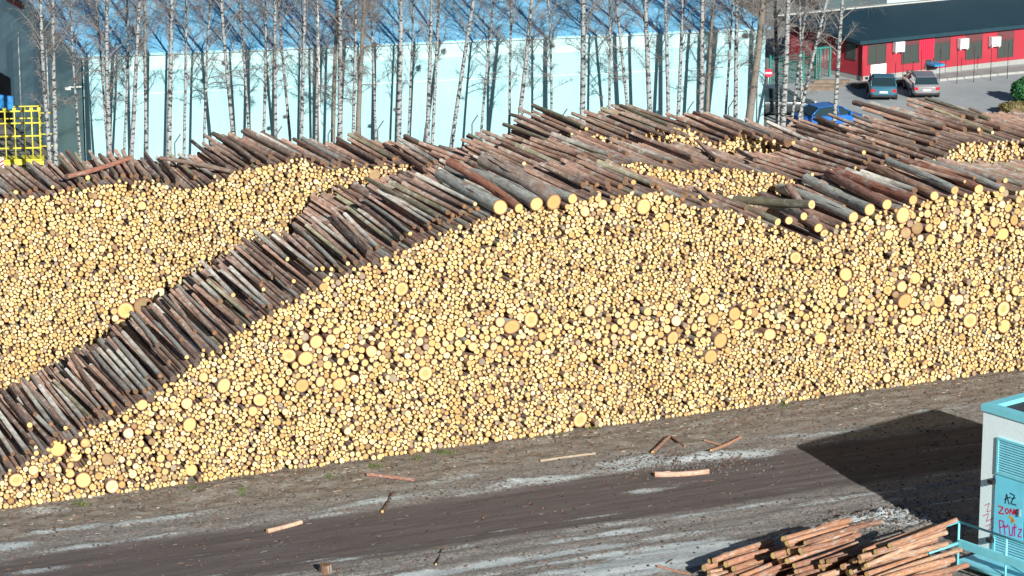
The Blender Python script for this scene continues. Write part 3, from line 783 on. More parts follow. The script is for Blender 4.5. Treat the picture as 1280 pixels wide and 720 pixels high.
# striped marker board
mk=gp(3,212); mp_=thing('marker_board','small red and white striped marker board below the yellow cage','sign',(mk.x,mk.y-.4,0))
b=MB(); b.box(-.16,.16,0,.03,.1,.75); b.build('board',M['white'],mp_)
b=MB()
for k in range(3):
    z=.15+k*.2; b.add([(-.16,-.006,z),(-.16,-.006,z+.1),(.16,-.006,z+.28 if z+.28<.75 else .75),(.16,-.006,z+.18)],[(0,3,2,1)])
b.build('red_stripe',plain('red_paint',(.55,.04,.04),.5),mp_)
P=gp(8,170); 
b=MB(); 
vs=[]; 
for j in range(7):
    for i in range(9): vs.append((i*.28,.12*mn.noise(Vector((i*.7,j*.6,1))),2.7+j*.13-.04*abs(i-4)+.05*mn.noise(Vector((i,j,4)))))
b.add(vs,[(j*9+i,j*9+i+1,(j+1)*9+i+1,(j+1)*9+i) for j in range(6) for i in range(8)],0,True)
o=b.build('tarpaulin',plain('blue_tarp',(.03,.22,.55),.5),None,(cg.x-.9,cg.y+.6,.35)); 
sm=o.modifiers.new('s','SOLIDIFY'); sm.thickness=.02
tag(o,'crumpled bright blue tarpaulin draped over the top of the yellow cage','tarpaulin')
# ------------------------------------------------------------------ car park
m,n,l,b=mat('asphalt'); b.inputs['Roughness'].default_value=.85
tc=n.new('ShaderNodeTexCoord'); v=tc.outputs['Object']; f=nz(n,l,v,.25,7,.65); f2=nz(n,l,v,7,6,.7)
c=mixc(n,l,rng(n,l,f,.35,.65),(.33,.37,.385),(.44,.48,.49)); c=mixc(n,l,rng(n,l,f2,.45,.75,0,.4),c,(.27,.29,.30)); l.new(c,b.inputs['Base Color']); M['asphalt']=m
lot=MB(); q=[gp(958,170),gp(1600,170),gp(1600,62),gp(1290,62),gp(1060,78),gp(958,92)]
lot.add([(p.x,p.y,-.035) for p in q],[tuple(range(len(q)))]); tag(lot.build('car_park_road',M['asphalt']),kind='structure')
pv=MB(); q=[gp(958,92),gp(1060,78),gp(1290,62),gp(1290,-60),gp(958,-60)]
pv.add([(p.x,p.y,-.045) for p in q],[tuple(range(len(q)))]); tag(pv.build('gravel_pavement',plain('grey_gravel',(.26,.27,.26),.9,var=.25,scale=.8)),kind='structure')
pl=MB(); 
for x,y,x2,y2 in ((965,112,1062,94),(962,118,1075,97)):
    a=gp(x,y); c_=gp(x2,y2); d=(c_-a).normalized(); w_=Vector((-d.y,d.x,0))*.09
    for k in range(6):
        p=a+(c_-a)*(k/6); q_=p+d*1.0; pl.add([(p-w_).to_tuple()[:2]+(-.03,),(q_-w_).to_tuple()[:2]+(-.03,),(q_+w_).to_tuple()[:2]+(-.03,),(p+w_).to_tuple()[:2]+(-.03,)],[(0,1,2,3)])
tag(pl.build('road_markings',plain('road_paint',(.45,.47,.46),.7)),kind='structure')
kb=MB(); a=gp(1076,103); c_=gp(1300,82); d=(c_-a); L_=d.length; ang=math.atan2(d.y,d.x)
kb.box(-1,L_,-1.6,-.1,-.05,.10); o=kb.build('kerb_pavement',plain('concrete',(.33,.34,.33),.85,var=.15),None,(a.x,a.y,0),ang); tag(o,kind='structure')

# ------------------------------------------------------------------ red building
M['red']=clad_mat('red_boards',(.33,.03,.045),(.40,.04,.06),(.30,.03,.05),seam=.35,streak=.35)
M['redroof']=clad_mat('dark_blue_felt',(.014,.042,.062),(.020,.055,.075),(.006,.02,.045),seam=50,streak=.5)
M['frame']=plain('dark_frame',(.10,.055,.055),.5); 
mg,n,l,b=mat('window_glass'); b.inputs['Base Color'].default_value=(.05,.065,.06,1); b.inputs['Roughness'].default_value=.12; b.inputs['Specular IOR Level'].default_value=.6; M['glass']=mg
R0=gp(1078,101); R1=gp(1280,79); rd_=(R1-R0); RT=math.atan2(rd_.y,rd_.x); RX=Vector((cos(RT),sin(RT),0)); RN=Vector((-sin(RT),cos(RT),0)); BW=rd_.length+6
BHt=2.75; C0=Vector((0,0,H))
def on_front(x,y):                         # point of the front wall seen at (x, y): metres along it and height
    r=Vector(ray(x,y)); t=(R0-C0).dot(RN)/r.dot(RN); P=C0+r*t; return (P-R0).dot(RX),P.z
Lf=gp(1000,84); sl_=(Lf-R0); print('red side',sl_.dot(RX),sl_.dot(RN),'eave z',on_front(1082,50),on_front(1280,42))
BHt=on_front(1150,47)[1]
rb=thing('red_building','long single-storey red building with dark flat roof behind the car park','building',(R0.x,R0.y,0),RT)
WX=sl_.dot(RX); WD=max(9,sl_.dot(RN))
# plan: front wall along x, the left wall runs back and outwards
ux=(sl_.dot(RX))/max(1,sl_.dot(RN)); D=max(5,(gp(1065,17,BHt+.5)-R0).dot(RN)); print('D',D)
foot=[(0,0),(BW,0),(BW,D),(ux*D,D)]
b=MB(); vs=[(x,y,z) for z in (.28,BHt) for x,y in foot]; b.add(vs,[(0,1,5,4),(1,2,6,5),(2,3,7,6),(3,0,4,7)]); b.build('wall',M['red'],rb)
b=MB(); vs=[(x+(.03 if i in(0,3) else -.03),y+(.03 if i<2 else -.03),z) for z in (-.06,.28) for i,(x,y) in enumerate(foot)]; b.add(vs,[(0,1,5,4),(1,2,6,5),(2,3,7,6),(3,0,4,7)]); b.build('plinth',plain('plinth_concrete',(.30,.31,.30),.85),rb)
b=MB(); ov=.45; rf=[(-ov-.1,-ov),(BW+ov,-ov),(BW+ov,D+ov),(ux*D-ov-.1,D+ov)]; hz_=[0,0,.5,.5]
vs=[(x,y,BHt+.02+hz_[i]) for i,(x,y) in enumerate(rf)]+[(x,y,BHt+.24+hz_[i]) for i,(x,y) in enumerate(rf)]
b.add(vs,[(0,3,2,1),(4,5,6,7),(0,1,5,4),(1,2,6,5),(2,3,7,6),(3,0,4,7)]); b.build('roof',M['redroof'],rb)
b=MB(); b.box(ux*D-.5,BW,D+.3,D+.7,BHt+.55,BHt+.8); b.build('roof_edge',plain('pale_edge',(.45,.47,.45),.6),rb)
def window(x0,y0,x1,y1,name='window',split=1):
    a,z1=on_front(x0,y0); c2,z0=on_front(x1,y1); z0=max(.5,z0)
    f=MB(); t=.07
    f.box(a,c2,-.05,-.003,z0,z0+t); f.box(a,c2,-.05,-.003,z1-t,z1); f.box(a,a+t,-.05,-.003,z0+t,z1-t); f.box(c2-t,c2,-.05,-.003,z0+t,z1-t)
    f.box((a+c2)/2-.03,(a+c2)/2+.03,-.045,-.003,z0+t,z1-t)
    fo=f.build(name,M['frame'],rb); g_=MB(); g_.box(a+t,c2-t,-.02,-.002,z0+t,z1-t); g_.build('pane',M['glass'],fo)
    return fo
for q in ((1085,56,1107,79),(1127,56,1149,78),(1167,53,1187,75),(1207,52,1227,73),(1247,50,1266,71)):
    window(*q)
    a,z1=on_front(q[0],q[1]); c2,_=on_front(q[2],q[3]); s_=MB(); s_.box(a-.02,c2+.02,-.03,-.002,z1+.005,BHt-.02); s_.build('window_panel',plain('dark_panel',(.13,.045,.05),.6),rb)
a,z1=on_front(1088,81); c2,z0=on_front(1107,93); s_=MB(); s_.box(a,c2,-.06,-.004,z0,z1); s_.build('notice_panel',M['white'],rb)
a,z1=on_front(1149,49); c2,z0=on_front(1167,72); s_=MB(); 
for k in range(7): s_.box(a+(c2-a)*k/7,a+(c2-a)*(k+.8)/7,-.06,-.003,z0,z1)
s_.build('bright_red_panel',plain('bright_red',(.75,.03,.07),.4),rb)
a,z1=on_front(1155,81); c2,z0=on_front(1171,97); d_=MB(); d_.box(a,c2,-.05,-.003,.3,z1); do=d_.build('door',M['frame'],rb); d2=MB(); d2.box(a+.12,c2-.5,-.06,-.052,.9,z1-.15); d2.build('door_glass',M['glass'],do)
d2=MB(); d2.box(a+.1,c2-.15,-1.0,-.055,z1+.02,z1+.14); d2.build('door_canopy',plain('canopy_blue',(.03,.30,.62),.4),rb)
a,z1=on_front(1133,88); d2=MB(); d2.box(a,a+.5,-.04,-.003,z1-.18,z1); d2.build('wall_vent',M['frame'],rb)
for x0,y0,x1,y1 in ((1113,52,1126,63),(1194,48,1206,59),(1233,46,1246,56)):
    a,z1=on_front(x0,y0); c2,z0=on_front(x1,y1); k=MB(); k.box(a+.12,c2,-.42,-.08,z0,z1); k.box(a+.15,a+.2,-.4,-.003,z0-.08,z0-.02); k.box(c2-.1,c2-.05,-.4,-.003,z0-.08,z0-.02)
    ac=k.build('air_conditioner',M['white'],rb); gq=MB(); cx=(a+c2)/2+.05; cz=(z0+z1)/2; R_=min(.21,(z1-z0)*.42)
    gq.add([(cx+cos(2*PI*i/20)*R_,-.43,cz+sin(2*PI*i/20)*R_) for i in range(20)]+[(cx+cos(2*PI*i/20)*R_*.8,-.43,cz+sin(2*PI*i/20)*R_*.8) for i in range(20)],[(i,(i+1)%20,20+(i+1)%20,20+i) for i in range(20)])
    gq.box(cx-R_,cx+R_,-.435,-.428,cz-.012,cz+.012); gq.box(cx-.012,cx+.012,-.436,-.427,cz-R_,cz+R_); gq.build('fan_grille',plain('fan_grey',(.18,.2,.2),.5),ac)
# left wall windows, lamp and red downpipe
lw=Vector((ux*D,D,0)); ll=lw.length; lw.normalize(); nl=Vector((-lw.y,lw.x,0))
for s0,s1 in ((.6,1.5),(3.4,4.4)):
    TT=Matrix.Translation((0,0,0))@Matrix(((lw.x,nl.x,0,0),(lw.y,nl.y,0,0),(0,0,1,0),(0,0,0,1)))
    f=MB(); f.box(s0,s1,.004,.05,1.15,2.2,0,TT); fo=f.build('window',M['frame'],rb); g_=MB(); g_.box(s0+.08,s1-.08,.05,.06,1.23,2.12,0,TT); g_.build('pane',M['glass'],fo)
f=MB(); f.box(1.9,2.2,.02,.3,2.0,2.25,0,TT); f.build('wall_lamp',M['white'],rb)
f=MB(); f.tube([(-.08,-.08,.1),(-.08,-.08,BHt)],.05,6); f.build('downpipe',M['red'],rb)

# annex and parked lorries beyond the red building
P=on_front(1245,8); 
an=thing('white_annex','pale flat-fronted building behind the right end of the red building roof','building',(R0.x,R0.y,0),RT)
A_=gp(1208,2,3.4); aa=(A_-R0).dot(RX); an_y=D+8
b=MB(); b.box(aa+1.5,aa+26,an_y,an_y+8,-.06,5.4); b.build('wall',plain('pale_blue_render',(.42,.60,.62),.7,var=.08),an)
b=MB(); b.box(aa+1.3,aa+26.2,an_y-.2,an_y+8.2,5.402,5.6); b.build('roof',M['steel'],an)
b=MB(); 
for k in range(5): b.box(aa+4+k*4.4,aa+5.6+k*4.4,an_y-.05,an_y-.003,2.6,4.4)
b.build('window',M['glass'],an)
for i,(x,c,lab) in enumerate(((1083,(.06,.30,.55),'blue-boxed lorry with red cab, left one parked beyond the red building roof'),(1122,(.62,.64,.62),'white trailer with a red stripe parked beyond the red building roof'))):
    P=gp(x,6); lo=thing('parked_lorry',lab,'lorry',(P.x,P.y+4,0),RT)
    b=MB(); b.box(.3,3.2 if i==0 else 5.2,0,2.3,.9,3.0); b.build('cargo_box',plain('lorry_box%d'%i,c,.5),lo)
    b=MB(); b.box(-1.7,.15,.05,2.2,.55,1.5); b.box(-1.5,.15,.1,2.15,1.5,2.6); b.build('cab',M['red'],lo)
    b=MB(); b.box(-1.3,-.1,.08,.097,1.65,2.35); b.build('cab_window',M['glass'],lo)
    b=MB(); b.box(.3,3.2 if i==0 else 5.2,-.01,-.003,1.7,2.1); b.build('side_stripe',plain('stripe%d'%i,(.55,.05,.06),.5),lo)
    for wx in (-1.0,1.2,2.4): b=MB(); b.tube([(wx,0,.45),(wx,.35,.45)],.45,14); b.build('wheel',M['dark'],lo)

# ------------------------------------------------------------------ cars
M['tyre']=plain('tyre_rubber',(.02,.02,.022),.8); M['rim']=plain('alloy',(.45,.46,.47),.35,metal=.7)
M['tail']=plain('tail_lamp_red',(.45,.02,.03),.25); M['lens']=plain('headlamp',(.75,.76,.76),.2); M['plate']=plain('plate_white',(.7,.7,.68),.5); M['trim']=plain('black_trim',(.025,.025,.028),.5)
mcg,n,l,b=mat('car_glass'); b.inputs['Base Color'].default_value=(.02,.04,.05,1); b.inputs['Roughness'].default_value=.06; b.inputs['Specular IOR Level'].default_value=.8; M['cglass']=mcg
def paint(name,c):
    m,n,l,b=mat(name); b.inputs['Base Color'].default_value=(*c,1); b.inputs['Metallic'].default_value=.25; b.inputs['Roughness'].default_value=.3; b.inputs['Coat Weight'].default_value=.6; b.inputs['Coat Roughness'].default_value=.08
    tc=n.new('ShaderNodeTexCoord'); f=nz(n,l,tc.outputs['Object'],2.5,5,.6); k=mixc(n,l,rng(n,l,f,.3,.8,0,.25),c,(.25,.24,.22)); l.new(k,b.inputs['Base Color']); return m
def car(name,label,loc,rot,col,wagon,L=4.3,Wd=1.78,Ht=1.5,scale=1.0,group='cars parked before the red building'):
    """nose towards local +Y"""
    root=thing(name,label,'car',loc,rot,group); root.scale=(scale,)*3
    pm_=paint('paint_'+name,col); h=L/2; w=Wd/2
    st=[(-h,.86,.42,.80),(-h+.12,.95,.30,.95),(-h+.5,1.0,.24,.98),(-h+1.2,1.0,.22,.96),(0,1.0,.22,.94),(h-1.3,1.0,.22,.93),(h-.8,.98,.24,.84),(h-.25,.92,.28,.72),(h,.76,.38,.58)]
    B=MB(); vs=[]
    for y,k,z0,z1 in st:
        ww=w*k; prof=[(-ww*.82,z0),(-ww*.97,z0+.12),(-ww,z0+(z1-z0)*.55),(-ww*.955,z1-.05),(-ww*.86,z1),(ww*.86,z1),(ww*.955,z1-.05),(ww,z0+(z1-z0)*.55),(ww*.97,z0+.12),(ww*.82,z0)]
        vs+=[(a,y,z) for a,z in prof]
    n_=10; fs=[(i*n_+j,i*n_+(j+1)%n_,(i+1)*n_+(j+1)%n_,(i+1)*n_+j) for i in range(len(st)-1) for j in range(n_)]+[tuple(range(n_))[::-1],tuple((len(st)-1)*n_+j for j in range(n_))]
    B.add(vs,fs,0,True); bo=B.build('body',pm_,root)
    md=bo.modifiers.new('b','BEVEL'); md.width=.03; md.segments=2; md.limit_method='ANGLE'
    rear=-h+(.12 if wagon else .28); rr=-h+(.42 if wagon else .85)
    cs=[(rear,.86,.93,.93+.02),(rr,.78,.93,Ht-.05),(-.2,.80,.93,Ht),(h-1.95,.78,.93,Ht-.06),(h-1.05,.84,.93,.95)]
    G=MB(); vs=[]
    for y,k,z0,z1 in cs: vs+=[(-w*.88,y,z0),(-w*k*.94,y,z1-.04),(-w*k*.86,y,z1),(w*k*.86,y,z1),(w*k*.94,y,z1-.04),(w*.88,y,z0)]
    G.add(vs,[(i*6+j,i*6+j+1,(i+1)*6+j+1,(i+1)*6+j) for i in range(4) for j in range(5)]+[tuple(range(6))[::-1],tuple(24+j for j in range(6))],0,False); G.build('windows',M['cglass'],root)
    Rf=MB(); vs=[]
    for y,k,z0,z1 in cs[1:4]: vs+=[(-w*k*.90,y,z1-.015),(-w*k*.84,y,z1+.022),(w*k*.84,y,z1+.022),(w*k*.90,y,z1-.015)]
    Rf.add(vs,[(i*4+j,i*4+j+1,(i+1)*4+j+1,(i+1)*4+j) for i in range(2) for j in range(3)]+[(0,1,2,3)[::-1],(8,9,10,11),(0,3,7,4),(4,7,11,8)],0,False); Rf.build('roof',pm_,root)
    for s in (-1,1):
        for (ya,ka,za),(yb,kb_,zb) in (((rear,.89,.95),(rr,.80,Ht-.04)),((h-1.05,.87,.95),(h-1.95,.80,Ht-.05)),((.0,.90,.94),(-.05,.80,Ht-.03))): 
            Pl=MB(); Pl.tube([(s*w*ka,ya,za),(s*w*kb_,yb,zb)],.035,5); Pl.build('pillar',pm_,root)
    wh=None
    for sx in (-1,1):
        for wy in (-h+.85,h-.85):
            if wh is None:
                t=MB(); t.tube([(-.1,0,0),(.1,0,0)],.315,20); wh=t.build('wheel',M['tyre'],root); t=MB(); t.tube([(-.112,0,0),(.112,0,0)],.2,12); t.build('rim',M['rim'],wh); c_=wh
            else: c_=copy_tree(wh,root)
            c_.location=(sx*(w-.08),wy,.315)
    for s in (-1,1):
        t=MB(); t.box(s*w*.62 if s>0 else -w*.90,w*.90 if s>0 else -w*.62,-h-.015,-h+.12,.62,.80); t.build('tail_light',M['tail'],root)
        t=MB(); t.box(s*w*.5 if s>0 else -w*.8,w*.8 if s>0 else -w*.5,h-.12,h-.0,.52,.64); t.build('headlight',M['lens'],root)
        t=MB(); t.box(s*w-.02 if s>0 else -w-.16,w+.16 if s>0 else -w+.02,h-1.5,h-1.36,.93,1.07); t.build('mirror',pm_,root)
    t=MB(); t.box(-.26,.26,-h-.03,-h-.005,.55,.67); t.build('number_plate',M['plate'],root)
    t=MB(); t.box(-w*.86,w*.86,-h-.04,-h+.1,.30,.42); t.build('bumper',M['trim'],root)
    return root
P=gp(1107,127); car('hatchback_car','teal blue hatchback seen from behind, left of the two cars before the building',(P.x,P.y+2.0,-.03),-.06,(.03,.16,.25),False,4.1,1.78,1.45,.93)
P=gp(1157,124); car('estate_car','grey estate car with dark blue roof parked right of the teal hatchback',(P.x,P.y+2.1,-.03),.03,(.26,.27,.29),True,4.5,1.8,1.42,.93)
P=gp(1041,163); car('blue_car','bright blue car half hidden behind the rear log pile by the birches',(P.x,P.y+.6,-.03),-1.15,(.01,.17,.6),False,4.2,1.75,1.45)
P=gp(976,146); car('dark_car','dark green-grey car standing behind the birch trunks left of the blue car',(P.x,P.y+.8,-.03),-1.5,(.035,.05,.055),True,4.4,1.8,1.65)

# no-entry sign
P=gp(960,118); sg=thing('no_entry_sign','round red no-entry sign with white bar at the corner of the hall','sign',(P.x,P.y,0))
zc=(at_depth(960,91,P.y)).z
b=MB(); b.tube([(0,0,-.05),(0,0,zc+.25)],.035,6); b.build('post',M['steel'],sg)
b=MB(); b.tube([(0,-.05,zc),(0,-.075,zc)],.25,28,0,True,False); b.build('disc',plain('sign_red',(.62,.02,.06),.4),sg)
b=MB(); b.box(-.18,.18,-.084,-.077,zc-.06,zc+.06); b.build('white_bar',M['white'],sg)
# teal gate, green fence panels, beams
M['teal']=plain('teal_green_paint',(.03,.22,.19),.5)
P=gp(1019,97); P2=gp(1036,94); gt=thing('teal_gate','teal green framed gate beside the left wall of the red building','gate',(P.x,P.y,0),RT)
gw=1.05; b=MB(); 
for x in (0,gw): b.box(x-.06,x+.06,-.06,.06,-.05,1.75)
b.box(-.06,gw+.06,-.05,.05,1.752,1.86); b.build('gate_frame',M['teal'],gt)
b=MB(); 
for k in range(9): b.tube([(.1+k*.105,0,.1),(.1+k*.105,0,1.7)],.013,4)
b.build('bars',M['steel'],gt)
P=gp(962,108); gf=thing('green_fence','green mesh fence panels behind the birch trunks left of the gate','fence',(P.x,P.y,0),RT+.1)
b=MB()
for x in (0,1.3,2.6,3.9): b.box(x-.05,x+.05,-.05,.05,-.05,1.9)
b.build('post',M['teal'],gf)
b=MB()
for z in np.arange(.1,1.85,.16): b.tube([(0,0,z),(3.9,0,z)],.014,4)
for x in np.arange(.1,3.9,.16): b.tube([(x,.015,.1),(x,.015,1.85)],.012,4)
b.build('mesh_panel',M['teal'],gf)
bm_=MB(); bm_.box(0,2.2,-.1,.1,-.03,.16); bme=bm_.mesh('timber_beam',[plain('old_timber',(.20,.15,.11),.9,var=.3)])
for i,(x,y,w_) in enumerate(((1017,103,'farthest'),(1008,108,'middle'),(1000,112,'nearest'))):
    P=gp(x,y); o=link('timber_beam',bme,None,(P.x,P.y,0),RT-.5); tag(o,'%s of three low timber beams on the ground before the teal gate'%w_,'beam','low timber beams')
# pallets between the cars and the wall
def pallet(x,y,lab,nst):
    P=gp(x,y); t=thing('pallet_stack',lab,'pallets',(P.x,P.y,0),RT)
    for k in range(nst):
        b=MB(); z=k*.15-.03
        for q in (0,.5,1.0): b.box(q,q+.1,0,.8,z,z+.1)
        for q in range(5): b.box(0,1.1,q*.17,q*.17+.11,z+.102,z+.125)
        b.build('pallet',M['pal'],t)
M['pal']=plain('pallet_wood',(.13,.10,.085),.9,var=.3)
pallet(1073,111,'low dark stack of pallets left of the teal hatchback',2); pallet(1121,108,'low dark pallets between the teal hatchback and the estate car',2)
# mesh fence posts before the red wall
pm2=MB(); pm2.tube([(0,0,-.05),(0,0,2.2)],.02,6); pmm=pm2.mesh('slim_post',[M['trim']])
for i,(x,y) in enumerate(((1128,110),(1151,108),(1174,106),(1196,104),(1217,102),(1238,100),(1259,98))):
    P=gp(x,y); o=link('slim_post',pmm,None,(P.x,P.y,0)); tag(o,'slim dark post before the red wall, %s from the left'%ordn(i+1),'post','slim posts before the red wall')
# evergreen bush and mossy mound at the right edge
Q=random.Random(9)
def bush(name,label,x,y,rx,rz,c,n_):
    P=gp(x,y); r_=thing(name,label,'bush',(P.x,P.y,0)); b=MB()
    for k in range(n_):
        d=Vector((Q.gauss(0,1),Q.gauss(0,1),Q.gauss(0,1))).normalized(); s=Q.uniform(.35,1)**.4*(1+.25*mn.noise(d*2)); p=Vector((d.x*rx*s,d.y*rx*s,rz+d.z*rz*s))
        a=Vector((Q.gauss(0,1),Q.gauss(0,1),Q.gauss(0,1))).normalized()*.05; e=a.cross(d).normalized()*.035
        b.add([p-a-e,p+a-e,p+a+e,p-a+e],[(0,1,2,3)])
    b.build('foliage',plain('leaf_'+name,c,.6,var=.5,scale=1.5),r_); b=MB(); b.tube([(0,0,-.05),(0,0,rz)],[.07,.03],6); b.build('stem',M['twig'],r_)
bush('evergreen_bush','dense dark green bush at the right edge beside the car park',1281,128,.8,.75,(.03,.13,.04),6000)
bush('mossy_bush','low yellow-brown bush below the green one at the right edge',1268,142,.9,.35,(.17,.14,.06),4000)
#P5
# ------------------------------------------------------------------ graffitied service building at the right
P0=G0.copy(); d1=Vector((.66,-.751,0)).normalized(); d2=(gp(1165,512)-gp(995,557)); d2.z=0; LB_=d2.length; d2.normalize(); d1=(d1-d2*d1.dot(d2)).normalized()
BT=math.atan2(d1.y,d1.x)                       # local x runs along the front, local y = d2 runs back
flip=Vector((-sin(BT),cos(BT),0)).dot(d2)
print('booth',LB_,flip)
M['bluewhite']=None
m,n,l,b=mat('painted_block_wall'); b.inputs['Roughness'].default_value=.8
tc=n.new('ShaderNodeTexCoord'); v=tc.outputs['Object']; f=nz(n,l,v,1.2,7,.65); f2=nz(n,l,v,14,5,.6)
c=mixc(n,l,rng(n,l,f,.3,.7),(.72,.88,.91),(.80,.93,.95)); c=mixc(n,l,rng(n,l,nz(n,l,v,1,6,.7,(5,5,.5)),.58,.78,0,.3),c,(.44,.54,.54)); c=mixc(n,l,rng(n,l,f2,.6,.72,0,.35),c,(.35,.38,.36)); l.new(c,b.inputs['Base Color'])
bp=n.new('ShaderNodeBump'); bp.inputs['Strength'].default_value=.4; bp.inputs['Distance'].default_value=.02; l.new(f2,bp.inputs['Height']); l.new(bp.outputs[0],b.inputs['Normal']); M['bw']=m
M['cyan']=plain('cyan_flashing',(.20,.62,.72),.45,var=.12,scale=2); M['cyan2']=plain('cyan_door_paint',(.18,.66,.84),.45,var=.12,scale=2); M['slat']=plain('louvre_blue',(.20,.56,.68),.5,var=.15,scale=4)
bt=thing('service_building','tall pale blue rendered service building with louvred doors and graffiti at the right edge','building',(P0.x,P0.y,0),BT)
BWd=9.0; hB=BH; s_=1 if flip>0 else -1
def Y2(a,b_): return (min(a*s_,b_*s_),max(a*s_,b_*s_))
def bb(mb,x0,x1,ya,yb,z0,z1): y0,y1=Y2(ya,yb); mb.box(x0,x1,y0,y1,z0,z1)
b=MB(); bb(b,0,BWd,0,LB_,-.1,hB-.22); b.build('wall',M['bw'],bt)
b=MB(); bb(b,-.06,BWd,-.06,.32,hB-.218,hB); bb(b,-.06,.32,.322,LB_+.06,hB-.218,hB); bb(b,.322,BWd,LB_-.32,LB_+.06,hB-.218,hB); b.build('roof_flashing',M['cyan'],bt)
b=MB(); bb(b,.325,BWd,.325,LB_-.325,hB-.2,hB-.15); b.build('roof',plain('dark_roof_felt',(.05,.06,.07),.9,var=.3),bt)
rv=MB(); bb(rv,1.6,3.4,1.6,2.6,hB-.148,hB+.25); rv.build('roof_vent',M['cyan'],bt)
def on_wall(x,y):
    r=Vector(ray(x,y)); C=Vector((0,0,H)); t=((P0-C).dot(d2))/r.dot(d2); P=C+r*t; return (P-P0).dot(d1),P.z
xa,zt=on_wall(1248,546); _,zl=on_wall(1248,593); _,zd=on_wall(1248,667); _,zb_=on_wall(1246,692)
print('door',xa,zt,zl,zd,zb_)
def louvre(z0,z1,name):
    f=MB(); W2=2.6
    bb(f,xa,xa+W2,-.07,-.003,z1-.07,z1); bb(f,xa,xa+W2,-.07,-.003,z0,z0+.07); bb(f,xa,xa+.08,-.07,-.003,z0+.07,z1-.07); bb(f,xa+W2-.08,xa+W2,-.07,-.003,z0+.07,z1-.07)
    fo=f.build(name,M['cyan'],bt); g_=MB(); k=int((z1-z0-.14)/.085)
    for i in range(k):
        z=z0+.07+(i+.5)*(z1-z0-.14)/k
        y0,y1=-.055*s_,-.006*s_; g_.add([(xa+.08,y0,z-.035),(xa+W2-.08,y0,z-.035),(xa+W2-.08,y1,z+.03),(xa+.08,y1,z+.03),(xa+.08,y0,z-.022),(xa+W2-.08,y0,z-.022)],[(0,1,2,3),(0,4,5,1),(4,3,2,5)])
    g_.build('slats',M['slat'],fo); return fo
louvre(zl+.03,zt,'louvre_panel')
b=MB(); bb(b,xa,xa+1.28,-.06,-.003,zd,zl-.02); dr=b.build('door',M['cyan2'],bt); b=MB(); bb(b,xa+1.32,xa+2.6,-.06,-.003,zd,zl-.02); b.build('door',M['cyan2'],bt)
b=MB(); bb(b,xa+1.1,xa+1.16,-.12,-.062,(zd+zl)/2-.15,(zd+zl)/2+.1); b.build('handle',M['steel'],dr)
louvre(max(.05,zb_),zd-.03,'louvre_panel')
for q in ((1243,601),(1241,674)):
    a,z=on_wall(*q); b=MB(); bb(b,a-.12,a+.12,-.22,-.003,z-.07,z+.07); b.build('wall_bracket',M['trim'],bt)
def strokes(name,lines,m_,wd,parent,off,lab=None):
    b=MB()
    for ln in lines:
        pts=[on_wall(*p) for p in ln]
        for (a,z),(c_,z2) in zip(pts,pts[1:]):
            dx,dz=c_-a,z2-z; L=math.hypot(dx,dz) or 1; nx,nz_=-dz/L*wd/2,dx/L*wd/2; y=off*s_
            b.add([(a-nx,y,z-nz_),(c_-nx,y,z2-nz_),(c_+nx,y,z2+nz_),(a+nx,y,z+nz_)],[(0,1,2,3)])
    o=b.build(name,m_,parent); 
    if lab: o['label']=lab
Rg=plain('spray_red',(.62,.02,.07),.6); Kg=plain('spray_black',(.03,.04,.07),.6); Mg=plain('spray_magenta',(.55,.03,.28),.6); Og=plain('spray_orange',(.75,.35,.03),.6)
# black tag, red word, magenta word on the door; red scrawl on the wall
strokes('black_graffiti',[[(1258,629),(1260,617),(1263,630)],[(1257,624),(1265,621)],[(1264,616),(1270,619),(1265,629),(1272,631)],[(1266,623),(1271,622)]],Kg,.042,bt,-.066,'black sprayed tag')
strokes('red_graffiti',[[(1249,632),(1256,634),(1250,641),(1257,642)],[(1258,637),(1261,635),(1263,639),(1260,642),(1258,637)],[(1264,643),(1265,635),(1268,643),(1269,636)],[(1270,636),(1270,643)],[(1274,636),(1270,640),(1275,643)]],Rg,.048,bt,-.066,'red sprayed word')
strokes('magenta_graffiti',[[(1252,667),(1251,650),(1256,651),(1256,658),(1251,659)],[(1258,668),(1257,656),(1260,659),(1262,655)],[(1263,657),(1264,669),(1267,669),(1268,658)],[(1270,654),(1270,670)],[(1267,660),(1273,658)],[(1275,661),(1279,661),(1274,670),(1279,671)],[(1283,660),(1282,671),(1286,662),(1287,672)]],Mg,.045,bt,-.066,'magenta sprayed word')
strokes('orange_graffiti',[[(1263,645),(1268,648),(1266,652),(1270,650)]],Og,.09,bt,-.067)
strokes('scrawled_graffiti',[[(1231,632),(1237,629),(1234,640),(1239,638)],[(1229,645),(1236,642),(1233,652),(1240,648)],[(1238,652),(1243,645),(1241,660)],[(1232,658),(1238,655),(1236,663),(1243,658)]],plain('spray_faded_red',(.62,.16,.18),.7),.025,bt,-.004,'faded red scrawl on the wall')

